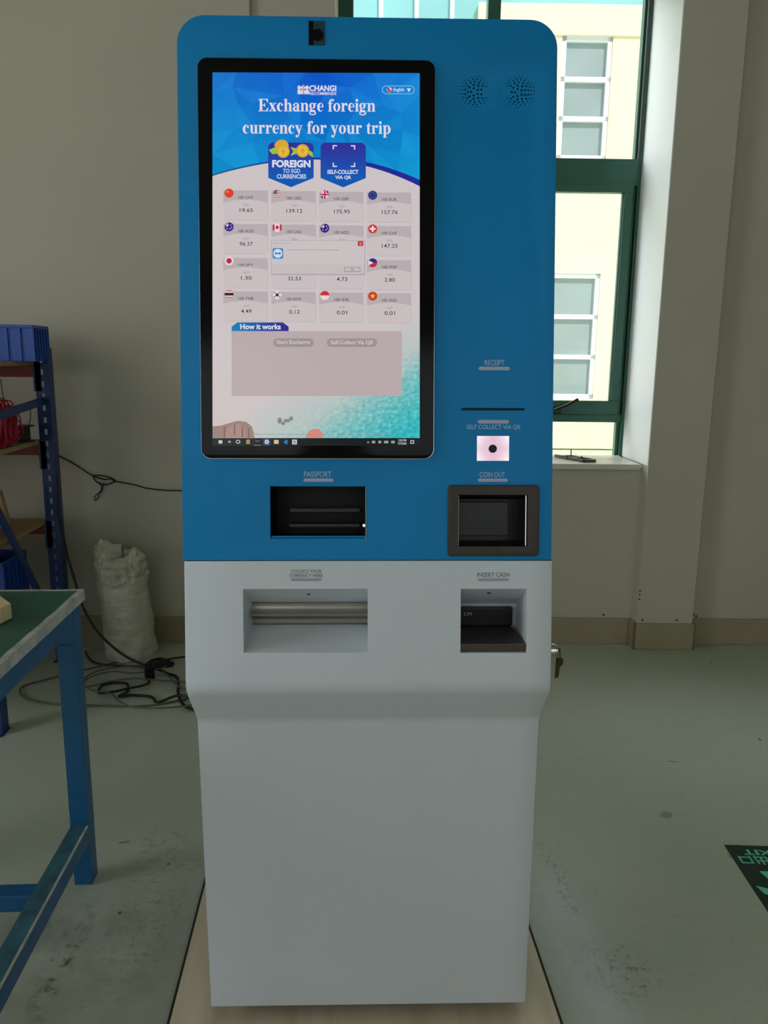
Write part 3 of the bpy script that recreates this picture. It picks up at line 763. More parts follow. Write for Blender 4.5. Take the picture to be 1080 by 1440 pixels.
serif('Exchange foreign', 364, 528, 160, 25.5, (226, 218, 232)); serif('currency for your trip', 342, 550, 191, 25.5, (226, 218, 232))
# two shields
def shield(u0, u1):
    top, mid, bot = 203.5, 253, 266
    cm = (u0 + u1) / 2
    n = 12
    for i in range(n):
        a, b = top + (mid - top) * i / n, top + (mid - top) * (i + 1) / n; r = 5
        ia = max(0, r - math.sqrt(max(0, r * r - (r - min(r, a - top)) ** 2))); ib = max(0, r - math.sqrt(max(0, r * r - (r - min(r, b - top)) ** 2)))
        ca, cb = mixc((50, 44, 150), (6, 100, 190), (a - top) / 60), mixc((50, 44, 150), (6, 100, 190), (b - top) / 60)
        dp([(u0 + ib, b), (u1 - ib, b), (u1 - ia, a), (u0 + ia, a)], [cb, cb, ca, ca], 2)
    dp([(u0, mid), (cm, bot), (u1, mid)], [(8, 90, 180), (4, 84, 180), (8, 90, 180)], 2)
shield(378, 441.5); shield(451, 514.5)
for cu, cv, r in ((390, 207, 3.4), (397, 209, 9.5), (399, 216, 9), (426, 215, 9.2)): ell(cu, cv, r, r, (214, 170, 50), 3 if cv < 212 else 4, 20)
for cu, cv in ((399, 216), (426, 215)): ell(cu, cv, 6.6, 6.6, (230, 188, 66), 5, 18); dr(cu - 1, cv - 4, cu + 1, cv + 4, (206, 150, 40), 6); dr(cu - 3, cv - 1, cu + 3, cv + .6, (206, 150, 40), 6)
for pts in (((379, 214), (384, 220), (391, 219), (388, 210)), ((409, 210), (413, 216), (409, 222), (418, 219), (418, 212)), ((434, 214), (440, 217), (441, 224), (435, 221))): dp(pts[::-1], (150, 196, 70), 3)
dtx('FOREIGN', 383.5, 437, 228, 238.4, (214, 220, 236), 4, .045); dtx('TO SGD', 398.5, 422.5, 240.2, 246.2, (190, 206, 230), 4, .02); dtx('CURRENCIES', 390, 431, 247.8, 254, (190, 206, 230), 4, .03)
for a, b, sx, sy in ((468, 207, 1, 1), (499.5, 207, -1, 1), (468, 237.5, 1, -1), (499.5, 237.5, -1, -1)):
    dp([(a, b), (a + 6 * sx, b), (a + 6 * sx, b + 1.7 * sy), (a, b + 1.7 * sy)][::sx * sy], (204, 212, 234), 4); dp([(a, b), (a + 1.7 * sx, b), (a + 1.7 * sx, b + 6 * sy), (a, b + 6 * sy)][::sx * sy], (204, 212, 234), 4)
dtx('SELF-COLLECT', 460.5, 504, 241.5, 247.3, (204, 212, 234), 4, .035); dtx('VIA QR', 471.5, 494, 249.5, 255.2, (204, 212, 234), 4, .035)

# currency cards
def flag(k, cu, cv):
    r = 6.4
    def half(top, c): ell(cu, cv, r, r, c, 4, 14, 0 if top else 180, 180 if top else 360)
    ell(cu + .8, cv + .8, 7, 7, (182, 172, 174), 2)
    if k == 'cn': ell(cu, cv, r, r, (214, 66, 44), 3); ell(cu - 2, cv - 2, 1.4, 1.4, (236, 160, 60), 5, 8)
    elif k == 'us':
        ell(cu, cv, r, r, (222, 208, 208), 3)
        for i in range(-2, 3): w = math.sqrt(r * r - (i * 2.4) ** 2) * .96; dr(cu - w, cv + i * 2.4 - .6, cu + w, cv + i * 2.4 + .6, (170, 92, 100), 4)
        dp([(cu - 6, cv), (cu, cv), (cu, cv - 6), (cu - 4.4, cv - 4.4)], (104, 92, 116), 5)
    elif k == 'gb':
        ell(cu, cv, r, r, (60, 52, 130), 3)
        for a in (45, -45): dx, dy = cos(radians(a)) * 6.2, sin(radians(a)) * 6.2; dp([(cu - dx - 1, cv - dy + 1), (cu + dx - 1, cv + dy + 1), (cu + dx + 1, cv + dy - 1), (cu - dx + 1, cv - dy - 1)], (226, 206, 212), 4)
        dr(cu - 2.2, cv - 6.2, cu + 2.2, cv + 6.2, (226, 206, 212), 5); dr(cu - 6.2, cv - 2.2, cu + 6.2, cv + 2.2, (226, 206, 212), 5); dr(cu - 1.2, cv - 6.2, cu + 1.2, cv + 6.2, (204, 50, 74), 6); dr(cu - 6.2, cv - 1.2, cu + 6.2, cv + 1.2, (204, 50, 74), 6)
    elif k == 'eu':
        ell(cu, cv, r, r, (34, 48, 130), 3)
        for i in range(10): a = i * pi / 5; ell(cu + 3.8 * cos(a), cv + 3.8 * sin(a), .6, .6, (120, 130, 120), 4, 6)
    elif k in ('au', 'nz'):
        ell(cu, cv, r, r, (46, 34, 130), 3)
        dp([(cu - 5.6, cv - .4), (cu - .4, cv - .4), (cu - .4, cv - 5.6), (cu - 4, cv - 4.4)], (150, 90, 140), 4); dr(cu - 3, cv - 5, cu - 2, cv, (220, 200, 220), 5); dr(cu - 5.4, cv - 3, cu - .5, cv - 2, (220, 200, 220), 5)
        for a, b in ((2.6, -2.6), (3.6, .6), (1.6, 2.8), (-2.6, 2.6)): ell(cu + a, cv + b, .8, .8, (206, 200, 222), 5, 6)
    elif k == 'ca':
        ell(cu, cv, r, r, (226, 212, 214), 3); dp([(cu - 6.3, cv + 3.5), (cu - 3.6, cv + 5), (cu - 3.6, cv - 5), (cu - 6.3, cv - 3.5)], (196, 40, 66), 4); dp([(cu + 3.6, cv + 5), (cu + 6.3, cv + 3.5), (cu + 6.3, cv - 3.5), (cu + 3.6, cv - 5)], (196, 40, 66), 4)
        dp([(cu, cv + 3), (cu + 3, cv), (cu + 1.6, cv - 1.6), (cu, cv - 3.4), (cu - 1.6, cv - 1.6), (cu - 3, cv)], (196, 40, 66), 4)
    elif k == 'ch': ell(cu, cv, r, r, (206, 56, 60), 3); dr(cu - 1.2, cv - 4, cu + 1.2, cv + 4, (236, 220, 220), 4); dr(cu - 4, cv - 1.2, cu + 4, cv + 1.2, (236, 220, 220), 5)
    elif k == 'jp': ell(cu, cv, r, r, (224, 212, 214), 3); ell(cu, cv, 3.8, 3.8, (192, 30, 70), 4)
    elif k == 'ph':
        ell(cu, cv, r, r, (226, 214, 216), 3); ell(cu, cv, r, r, (40, 40, 140), 4, 14, 30, 150); half(False, (196, 40, 66)); half(True, (40, 40, 140)); dp([(cu - 6, cv + 3.4), (cu + 1, cv), (cu - 6, cv - 3.4)], (230, 220, 214), 5)
    elif k == 'th':
        ell(cu, cv, r, r, (214, 186, 192), 3)
        dr(cu - 6.2, cv - 1.8, cu + 6.2, cv + 1.8, (44, 30, 36), 4); dr(cu - 4, cv - 5.6, cu + 4, cv - 4.6, (186, 80, 96), 4); dr(cu - 4, cv + 4.4, cu + 4, cv + 5.4, (186, 80, 96), 4)
    elif k == 'kr':
        ell(cu, cv, r, r, (224, 214, 214), 3); ell(cu, cv, 2.4, 2.4, (80, 60, 90), 4, 14, 0, 180); ell(cu, cv, 2.4, 2.4, (30, 30, 60), 4, 14, 180, 360)
        for a, b in ((-3.6, -3), (3.6, -3), (-3.6, 3), (3.6, 3)): dr(cu + a - 1, cv + b - .8, cu + a + 1, cv + b + .8, (80, 70, 74), 4)
    elif k == 'id': ell(cu, cv, r, r, (228, 216, 216), 3); half(True, (206, 44, 60))
    elif k == 'vn':
        ell(cu, cv, r, r, (204, 56, 36), 3); st = []
        for i in range(10): rr = 3.9 if i % 2 == 0 else 1.7; a = pi / 2 + i * pi / 5; st.append((cu + rr * cos(a), cv - rr * sin(a)))
        for i in range(10): dp([(cu, cv), st[i], st[(i + 1) % 10]], (240, 190, 60), 4)
CARDU = (315.5, 382.5, 449, 516); CARDV = (270.5, 317.5, 365, 411.5)
rates = [[('cn', 'CNY', '19.65'), ('us', 'USD', '139.12'), ('gb', 'GBP', '175.95'), ('eu', 'EUR', '157.76')],
         [('au', 'AUD', '96.37'), ('ca', 'CAD', '99.24'), ('nz', 'NZD', '88.50'), ('ch', 'CHF', '147.25')],
         [('jp', 'JPY', '1.30'), (None, '', '32.53'), (None, '', '4.73'), ('ph', 'PHP', '2.80')],
         [('th', 'THB', '4.49'), ('kr', 'KRW', '0.12'), ('id', 'IDR', '0.01'), ('vn', 'VND', '0.01')]]
for r_, row in enumerate(rates):
    for c_, (k, cur, val) in enumerate(row):
        u0, v0 = CARDU[c_], CARDV[r_] + c_ * .8; u1 = u0 + 62; v1 = v0 + 42
        dp(rrect(u0, u1, v0, v1, 3, 4)[::-1], (202, 192, 194), 1)
        dr(u0 + 2, v1 - .6, u1 - 1, v1 + .3, (190, 180, 183), 2); dr(u1 - .4, v0 + 6, u1 + .4, v1 - 2, (190, 180, 183), 2)
        hd = [(u0 + i * 62 / 8, v0 + 17.5 - 4.5 * sin(pi * (i / 8)) * (1 if i > 2 else .5)) for i in range(9)] + [(u1, v0 + 3), (u1 - 3, v0), (u0 + 3, v0), (u0, v0 + 3)]
        for i in range(8):
            a, b = u0 + i * 62 / 8, u0 + (i + 1) * 62 / 8
            f = lambda u: v0 + 13 + 4.2 * ((u - u0) / 31 - 1) ** 2
            dp([(a, f(a)), (b, f(b)), (b, v0), (a, v0)], (184, 174, 177), 2)
        hidden = (1 <= c_ <= 2)
        if k:
            flag(k, u0 + 8, v0 + 4)
            dtx('100 ' + cur, u0 + 21, u0 + 42, v0 + 7.8, v0 + 12, (92, 86, 92), 4, .012)
            dtx('SGD', u0 + 28, u0 + 36, v0 + 19, v0 + 21.6, (140, 132, 136), 4)
        if not (hidden and r_ == 1):
            w = 1.85 * len(val)
            dtx(val, u0 + 32 - w, u0 + 32 + w, v0 + 25, v0 + 30.4, (56, 52, 58), 4, .008)
# message window over the middle cards
dr(382, 340, 513.5, 388.5, (168, 160, 164), 6); dr(382.6, 340.6, 512.6, 387.2, (203, 194, 196), 7); dr(382.6, 374, 512.6, 387.2, (198, 189, 191), 8)
dr(503, 341, 510.8, 348, (204, 50, 62), 9); dtx('x', 505.6, 508.4, 343.3, 346.3, (230, 190, 190), 10)
dp(rrect(384, 399, 351, 366, 2.5, 4)[::-1], (64, 138, 200), 9); ell(391.5, 358.5, 6.2, 6.2, (212, 222, 232), 10, 22)
dp([(386.8, 358.5), (389.4, 361), (389.4, 359.3), (393.6, 359.3), (393.6, 357.7), (389.4, 357.7), (389.4, 356)], (40, 110, 186), 11); dp([(396.2, 358.5), (393.4, 356), (393.4, 361)], (40, 110, 186), 11)
dtx('Commercial use suspected. Your session was ended automatically', 404, 476, 352.6, 354.8, (110, 102, 108), 9)
dtx('Sponsored session', 385, 412, 343, 345.4, (150, 142, 146), 9)
dr(484, 377.6, 506.5, 384, (120, 112, 116), 9); dr(484.7, 378.3, 505.8, 383.3, (198, 189, 191), 10); dtx('OK', 493, 498, 379.4, 382.2, (90, 84, 88), 11)
# how it works
pts = rrect(327, 406.5, 454.8, 474, 6, 5, 'all')
n = 10
for i in range(n):
    a, b = 327 + 79.5 * i / n, 327 + 79.5 * (i + 1) / n
    tv = lambda u: 454.8 + (0 if 333 < u < 400.5 else (6 - math.sqrt(max(0, 36 - (6 - min(u - 327, 406.5 - u)) ** 2))))
    dp([(a, 467), (b, 467), (b, tv(b)), (a, tv(a))], [mixc((16, 130, 190), (52, 34, 140), t) for t in ((a - 327) / 79, (b - 327) / 79, (b - 327) / 79, (a - 327) / 79)], 3)
dtx('How it works', 339, 395.5, 457, 464.6, (216, 222, 234), 4, .03)
dr(327, 467, 565, 557.5, (186, 170, 172), 2)
for a, b, s_ in ((385, 441.5, 'Start Exchange'), (460, 530, 'Self-Collect Via QR')):
    dp(rrect(a, b, 477, 489, 5.5, 5)[::-1], (158, 146, 150), 3); dtx(s_, a + 5, b - 5, 479.6, 486.4, (206, 196, 200), 4, .02)
dtx('Rates are indicative only and may change at any time. Collect your currency at the counters shown after payment is made', 360, 542, 609.5, 613, (150, 140, 140), 4)
# task bar
dr(UL, 616.3, UR, VB, (20, 26, 28), 1)
dr(309, 619.5, 314, 624, (196, 204, 204), 3); ell(324, 621.5, 2, 1.6, (150, 156, 150), 3, 10); ell(336, 621.5, 3.2, 2.8, (170, 178, 172), 3, 14); ell(336, 621.5, 1.8, 1.6, (20, 26, 28), 4, 12)
dr(347.5, 618.5, 352.5, 624.5, (176, 140, 72), 3); dr(360, 620, 366, 621, (120, 126, 120), 3); dr(358, 626, 368, 626.8, (130, 136, 130), 3)
dr(371, 617, 381, 627, (58, 62, 100), 2); ell(376, 621.7, 3.2, 3.2, (190, 196, 226), 3, 16); dr(374.4, 621.2, 377.6, 622.2, (70, 90, 160), 4)
dr(386, 619, 392.5, 624.4, (206, 190, 142), 3); dp([(399, 622), (403, 618.6), (405, 619.6), (405, 624.4), (403, 625.2)][::-1], (30, 116, 190), 3); dr(411.5, 618.6, 418, 625.2, (208, 208, 206), 3); dr(413, 620.3, 416.5, 621.6, (40, 40, 44), 4); dr(413, 622.8, 416.5, 623.8, (40, 40, 44), 4)
dp([(516, 623), (517.6, 620.8), (519.2, 623)], (180, 190, 190), 3)
for a, b in ((523, 527.5), (532, 536), (540, 546), (550, 555)): dr(a, 620.2, b, 623.6, (150, 160, 160), 3)
dtx('3:38 PM', 560, 571, 618, 621, (186, 196, 196), 3, .02); dtx('7/7/2020', 559.5, 571.5, 622.4, 625.4, (186, 196, 196), 3, .02)
dr(577, 619.4, 582, 624.2, (196, 204, 204), 3); dr(578, 620.4, 581, 623.2, (20, 26, 28), 4)
# make every display face look outwards
disp = D.build('display', M['display'], ts, colors=True, fixn=False)
bm = bmesh.new(); bm.from_mesh(disp.data); bm.normal_update()
bmesh.ops.reverse_faces(bm, faces=[f for f in bm.faces if f.normal.dot(nn) < 0]); bm.to_mesh(disp.data); bm.free()

# key left hanging in the side lock
kM = kio.rotation_euler.to_matrix().to_4x4()
ky_ = MB()
ky_.tube([kM @ Vector((HW + .0185, LYY + .009 * sin(t), .829 + .011 * cos(t))) for t in [2 * pi * i / 12 for i in range(12)]], .0013, 6, closed=True, sub=3)
ky_.cyl(kM @ Vector((HW + .0156, LYY, .840)), kM @ Vector((HW + .0205, LYY, .840)), .0035, 12)
kmat = Matrix.Translation(kM @ Vector((HW + .0145, LYY, 0))) @ Matrix.Rotation(radians(18), 4, 'Z')
ky_.prism([(-.0045, .783), (.0020, .785), (.0035, .803), (.0095, .808), (.0105, .818), (.004, .823), (-.0045, .821)], -.0012, .0012, 'y', 0, kmat)
ko = ky_.build('key', M['brass'])
tag(ko, 'small tarnished key hanging from the lock on the right side of the kiosk', 'key')

# ------------------------------------------------------------------ plywood under the kiosk
mb = MB(); mb.box(-.408, .394, -.95, .62, 0, .0135)
pl = mb.build('plywood_sheet', M['ply'], bevel=.001)
pe = mat('gap_shadow_dark', (44, 38, 32), .7, var=.2, scale=40)
for x in (-.4140, .3935):
    mb = MB(); mb.box(x, x + .0065, -.949, .619, .0, .0125); mb.build('gap_shadow_strip', pe, pl)  # dark strips added for the shadow gap along the sheet's sides
tag(pl, 'pale plywood sheet lying on the floor under the kiosk', 'plywood')

# ------------------------------------------------------------------ work bench at the left
tb = empty('workbench', (-.95, 0, 0)); OX = -.95
tag(tb, 'green topped workbench on a worn blue steel frame at the left', 'table')
def T(mb, name, m, bevel=.002, **k):
    mb.v = [v - Vector((OX, 0, 0)) for v in mb.v]; return mb.build(name, m, tb, bevel=bevel, **k)
X1 = -.697; X0 = -1.40; Y1 = .535; Y0 = -1.1; ZT = .779
mb = MB(); mb.box(X0, X1 - .004, Y0, Y1 - .004, ZT - .022, ZT - .0005); T(mb, 'tabletop', M['table_green'])
# worn edging strip, slightly ragged
def edging(a, b, wid, ht, name):
    mb = MB(); n = 60; a = Vector(a); b = Vector(b); d = (b - a).normalized(); side = Vector((d.y, -d.x, 0)); vs = []
    for i in range(n + 1):
        p = a.lerp(b, i / n); q = noise.noise(p * 30) * .0015; r_ = noise.noise(p * 17 + Vector((3, 1, 0))) * .004
        for s_, z in ((0, -ht), (0, q), (-wid + r_, q + .0006), (-wid + r_, -.004)): vs.append(p + side * s_ + Vector((0, 0, z)))
    fs = [(i * 4 + k, i * 4 + (k + 1) % 4, i * 4 + 4 + (k + 1) % 4, i * 4 + 4 + k) for i in range(n) for k in range(4)] + [(0, 1, 2, 3), (n * 4 + 3, n * 4 + 2, n * 4 + 1, n * 4)]
    mb.add(vs, fs); return T(mb, name, M['edge'], 0)
edging((X1, Y1, ZT + .0015), (X1, Y0, ZT + .0015), -.012, .026, 'edge_strip')
edging((X0, Y1 + .001, ZT + .0015), (X1, Y1 + .001, ZT + .0015), -.006, .026, 'edge_strip')
LW = .046
for x in (-.750, X0 + .02):
    for y in (.478, Y0 + .06):
        mb = MB(); mb.box(x, x + LW, y - .01, y + LW - .01, 0, ZT - .024)
        if y > 0:
            mb.box(x + .006, x + LW + .0006, y - .012, y - .0095, .002, .66)
        T(mb, 'leg', M['tblue'], .003)
# top rails and lower stretchers (angle iron with a flat flange on top)
mb = MB(); mb.box(-.712, -.706, Y0, .52, .703, ZT - .023); mb.box(-.745, -.706, Y0, .52, ZT - .028, ZT - .023); T(mb, 'top_rail', M['tblue'], .001)
mb = MB(); mb.box(X0, -.71, .515, .521, .703, ZT - .024); T(mb, 'top_rail', M['tblue'], .001)
mb = MB(); mb.box(X0 + .02, X0 + .026, Y0, .52, .703, ZT - .024); T(mb, 'top_rail', M['tblue'], .001)
mb = MB(); mb.box(-.748, -.704, Y0 + .06, .470, .166, .172); T(mb, 'stretcher', M['tblue2'], .0015)
mb = MB(); mb.box(-.7075, -.7025, Y0 + .06, .470, .126, .1685); T(mb, 'stretcher', M['tblue'], .0015)
mb = MB(); mb.box(-.7082, -.7030, Y0 + .07, .465, .1690, .1731); T(mb, 'worn_highlight_edge', M['edge'], .0006)  # worn paint with the edge highlight put into its pale colour
mb = MB(); mb.box(X0 + .03, -.748, .205, .245, .166, .172); mb.box(X0 + .03, -.748, .203, .209, .132, .170); T(mb, 'cross_stretcher', M['tblue'], .0015)
mb = MB(); mb.box(X0 + .02, X0 + .06, Y0 + .06, .49, .166, .172); T(mb, 'stretcher', M['tblue2'], .0015)

# pale wooden block on the bench
mb = MB(); mb.prism([(-.785, .318), (-.895, .455), (-1.03, .43), (-1.02, .24), (-.797, .262)], ZT + .001, ZT + .036, 'z'); o = mb.build('wooden_block', M['block'], bevel=.002)
tag(o, 'pale wooden block lying on the green workbench top', 'wooden block')

# ------------------------------------------------------------------ storage rack
rk = empty('storage_rack', (-1.9, 1.65, 0))
tag(rk, 'blue slotted steel rack with red beams and plywood shelves against the wall', 'rack')
def K(mb, name, m, bevel=.001, parent=None, **k):
    mb.v = [v - Vector((-1.9, 1.65, 0)) for v in mb.v]
    return mb.build(name, m, parent or rk, bevel=bevel, **k)
RX1, RX0, RYN, RYF, RH = -1.280, -2.55, 1.300, 2.0, 1.389
def post(xr, yf, side=1):
    """omega section post: slotted front flange and a deep side web"""
    w, dp_ = .056, .058; x0, x1 = (xr - w, xr) if side > 0 else (xr, xr + w)
    xs_ = [x0, x0 + w * .38, x0 + w * .62, x1]; mb = MB()
    zt = 0.
    step = .05; n = int(RH / step)
    mb.box(xs_[0], xs_[1], yf, yf + .003, 0, RH); mb.box(xs_[2], xs_[3], yf, yf + .003, 0, RH)
    for i in range(n + 1):
        z = i * step; mb.box(xs_[1], xs_[2], yf, yf + .003, z, min(RH, z + .027))
    mb.box(x1 - .003, x1, yf + .003, yf + dp_, 0, RH); mb.box(x0, x0 + .003, yf + .003, yf + dp_, 0, RH)
    mb.box(x0 - .012, x1 + .004, yf - .01, yf + dp_ + .005, 0, .004)
    return K(mb, 'post', M['rblue'], 0)
for xr, sd in ((RX1, 1), (RX0, -1)):
    for yf in (RYN, RYF): post(xr, yf, sd)
SHZ = (1.333, 1.003, .655, .33)
for zt in SHZ:
    mb = MB(); mb.box(RX0 + .05, RX1 - .058, RYN + .02, RYF + .04, zt - .018, zt); K(mb, 'shelf', M['wood'])
    for y in (RYN + .005, RYF + .01):
        mb = MB(); mb.box(RX0 + .058, RX1 - .058, y, y + .04, zt - .066, zt - .0185); be = K(mb, 'beam', M['rred'], .003)
        mb = MB(); mb.box(RX1 - .064, RX1 - .030, y - .010, y - .006, zt - .125, zt - .005); mb.box(RX1 - .064, RX1 - .060, y - .006, y + .03, zt - .125, zt - .005)
        mb.v = [v - Vector((-1.9, 1.65, 0)) for v in mb.v]; mb.build('beam_bracket', M['rblue'], be, bevel=.001)
for a, b in (((1.36, 1.12), (2.0, 1.17)), ((1.36, 1.005), (2.0, .095))):
    mb = MB(); mb.bar((RX1 - .03, a[0] - .03, a[1]), (RX1 - .03, b[0] + .02, b[1]), .012, .032); K(mb, 'brace', M['rblue'])

# blue crate on the top shelf
def crate(x0, x1, y0, y1, z0, z1, name, label, grp=None):
    root = empty(name, ((x0 + x1) / 2, (y0 + y1) / 2, z0)); tag(root, label, 'crate', grp)
    mb = MB(); w = .004; cx, cy = (x0 + x1) / 2, (y0 + y1) / 2
    a0, a1, b0, b1 = x0 - cx, x1 - cx, y0 - cy, y1 - cy; h_ = z1 - z0
    e = .008
    mb.box(a0 + e, a1 - e, b0 + e, b0 + e + w, 0, h_); mb.box(a0 + e, a1 - e, b1 - e - w, b1 - e, 0, h_)
    mb.box(a0 + e, a0 + e + w, b0 + e + w, b1 - e - w, 0, h_); mb.box(a1 - e - w, a1 - e, b0 + e + w, b1 - e - w, 0, h_)
    mb.box(a0 + e + w, a1 - e - w, b0 + e + w, b1 - e - w, 0, .004)
    mb.build('tub', M['crate'], root, bevel=.001)
    mb = MB()
    for y in (b0, b1 - e): mb.box(a0, a1, y, y + e, h_ - .012, h_)
    for x in (a0, a1 - e): mb.box(x, x + e, b0 + e, b1 - e, h_ - .012, h_)
    mb.build('rim', M['crate'], root, bevel=.001)
    mb = MB(); n = max(3, int((a1 - a0) / .05))
    for i in range(n + 1):
        x = a0 + (a1 - a0 - .008) * i / n
        for y in (b0, b1 - e): mb.box(x, x + .008, y, y + e, 0, h_ - .012)
    for i in range(1, 6):
        y = b0 + (b1 - b0) * i / 6
        for x in (a0, a1 - e): mb.box(x, x + e, y, y + .006, 0, h_ - .012)
    mb.build('ribs', M['crate'], root)
    return root
crate(-1.62, -1.262, 1.82, 1.988, 1.3335, 1.474, 'plastic_crate', 'ribbed blue plastic crate on the top shelf of the rack', 'blue crates on the rack')
crate(-1.80, -1.420, 1.74, 1.98, .3305, .530, 'plastic_crate', 'blue plastic crate low down on the bottom shelf of the rack', 'blue crates on the rack')

# red cord bundle on the second shelf
mb = MB()
for i in range(210):
    cx = -1.405 + random.uniform(-.06, .05); cy = 1.72 + random.uniform(-.08, .08)
    w = random.uniform(.02, .07); h_ = random.uniform(.09, .19); ph = random.uniform(0, pi)
    pts = []
    for k in range(8):
        t = 2 * pi * k / 8
        x = cx + w * sin(t) * cos(ph) + random.uniform(-.008, .008); y = cy + w * sin(t) * sin(ph) + random.uniform(-.008, .008)
        z = 1.008 + h_ * (.5 - .5 * cos(t)) * (1 - .35 * random.random() * (k == 4)) + random.uniform(0, .006)
        pts.append((min(x, -1.328), y, max(1.0075, z)))
    mb.tube(pts, .0028, 5, closed=True, sub=3)
o = mb.build('cord_bundle', M['rope'], smooth=60); tag(o, 'tangled bundle of red cord piled on the middle shelf of the rack', 'cord bundle')
# things on the third shelf
mb = MB(); Mx = Matrix.Translation((-1.475, 1.80, .656)) @ Matrix.Rotation(radians(18), 4, 'Z') @ Matrix.Rotation(radians(-10), 4, 'Y')
mb.box(-.07, .07, -.05, .05, .012, .145, M=Mx); mb.add([(-.07, -.05, .145), (.07, -.05, .145), (.085, -.085, .165), (-.065, -.085, .17)], [(0, 1, 2, 3)], 0, Mx)
o = mb.build('cardboard_box', M['card'], bevel=.002); tag(o, 'small brown cardboard box leaning on the lower shelf of the rack', 'box')
bm = bmesh.new(); bmesh.ops.create_icosphere(bm, subdivisions=4, radius=1)
for v in bm.verts:
    n_ = noise.noise(v.co * 2.3) * .28 + noise.noise(v.co * 6) * .12; v.co *= 1 + n_
    v.co = Vector((v.co.x * .07 - 1.445, v.co.y * .09 + 1.63, max(v.co.z * .055 + .70, .6565)))
me = bpy.data.meshes.new('plastic_bag'); bm.to_mesh(me); bm.free(); me.materials.append(M['bag']); me.shade_smooth()
o = bpy.data.objects.new('plastic_bag', me); COL.objects.link(o); tag(o, 'crumpled pale plastic bag beside the cardboard box on the rack shelf', 'bag')
# dark spool behind the cord
mb = MB(); mb.lathe([(0, 0), (.045, 0), (.045, .006), (.028, .008), (.028, .06), (.045, .062), (.045, .068), (0, .068)], (-1.375, 1.93, 1.0045), 20)
o = mb.build('cable_spool', M['black'], smooth=40); tag(o, 'small black spool behind the red cord bundle on the rack', 'spool')

# ------------------------------------------------------------------ wrapped foam roll by the wall
cxr, cyr = -1.035, 2.085
NS, NH = 96, 110; vs = []; fs = []
for j in range(NH + 1):
    t = j / NH
    for i in range(NS):
        a = 2 * pi * i / NS; dx, dy = cos(a), sin(a)
        htop = .475 + .085 * math.exp(-((a - radians(200)) / .55) ** 2) + .05 * math.exp(-(((a - radians(340))) / .45) ** 2) + .018 * noise.noise(Vector((dx * 4, dy * 4, 7)))
        z = t * htop
        r_ = .112 * (1 - .05 * t + .05 * sin(t * 7 + 1) * .4)
        if t < .04: r_ *= .93 + .07 * t / .04
        if t > .88: r_ *= 1 - .28 * ((t - .88) / .12) ** 1.6
        p = Vector((dx * 2.2, dy * 2.2, z * 14))
        f = .007 * noise.noise(p) + .003 * noise.noise(p * 2.3) + .0035 * abs(noise.noise(Vector((dx * 3 + z * 12, dy * 3, z * 55)))) + (.016 * noise.noise(p * 3.1) if t > .75 else 0)
        bul = .010 * math.exp(-((z - .33) / .09) ** 2) * max(0, -dx)
        r_ += f + bul
        vs.append((cxr + dx * r_ + -.030 * (t - .4) , cyr + dy * r_, z + .001))
for j in range(NH):
    for i in range(NS): fs.append((j * NS + i, j * NS + (i + 1) % NS, (j + 1) * NS + (i + 1) % NS, (j + 1) * NS + i))
k0 = len(vs)
for m_i, (rf, dz) in enumerate(((.72, -.012), (.4, -.035), (.1, -.03))):
    for i in range(NS):
        a = 2 * pi * i / NS; b = vs[NH * NS + i]
        vs.append((cxr + (b[0] - cxr) * rf, cyr + (b[1] - cyr) * rf, b[2] + dz + .02 * noise.noise(Vector((b[0] * 60, b[1] * 60, m_i)))))
for m_i in range(3):
    s0_ = NH * NS if m_i == 0 else k0 + (m_i - 1) * NS; s1_ = k0 + m_i * NS
    for i in range(NS): fs.append((s0_ + i, s0_ + (i + 1) % NS, s1_ + (i + 1) % NS, s1_ + i))
fs.append(tuple(k0 + 2 * NS + i for i in range(NS))); fs.append(tuple(range(NS - 1, -1, -1)))
mb = MB(); mb.add(vs, fs); o = mb.build('wrapped_foam_roll', M['wrap'], smooth=70)
tag(o, 'tall lumpy roll of foam wrapped in clear film standing against the wall', 'roll')

# ------------------------------------------------------------------ cables
def cable(pts, r, name, m, label, cat='cable'):
    grp = {'floor_cable': 'cables lying on the floor', 'hanging_wire': 'thin wires hanging in the rack'}.get(name)
    mb = MB(); mb.tube(pts, r, 8, sub=8); o = mb.build(name, m, smooth=60); tag(o, label, cat, grp); return o
def wallp(x, z, off=.006): return (x, (2.195 + sin(TH) * x) / cos(TH) - off, z)     # point on the left part of the back wall
wc = [(-1.46, .945), (-1.40, .925), (-1.325, .89), (-1.27, .858), (-1.22, .826), (-1.19, .808), (-1.15, .797), (-1.11, .800), (-1.10, .788), (-1.13, .775), (-1.155, .772), (-1.185, .785), (-1.20, .812), (-1.17, .816), (-1.12, .806), (-1.105, .790), (-1.06, .783), (-1.0, .770), (-.955, .757), (-.87, .749), (-.77, .747), (-.55, .735), (-.3, .72)]
cable([wallp(x, z, .007 + .006 * (i % 3 == 1)) for i, (x, z) in enumerate(wc)], .0032, 'wall_cable', M['cable'], 'thin black cable strung along the wall between the rack and the kiosk, knotted midway')
cable([wallp(x, z, .022) for x, z in ((-1.165, .786), (-1.16, .755), (-1.172, .735), (-1.178, .712), (-1.192, .700), (-1.196, .712), (-1.182, .730), (-1.160, .742), (-1.152, .770), (-1.145, .785))], .0026, 'cable_loop', M['cable'], 'loose loop of black wire dangling from the knotted wall cable')
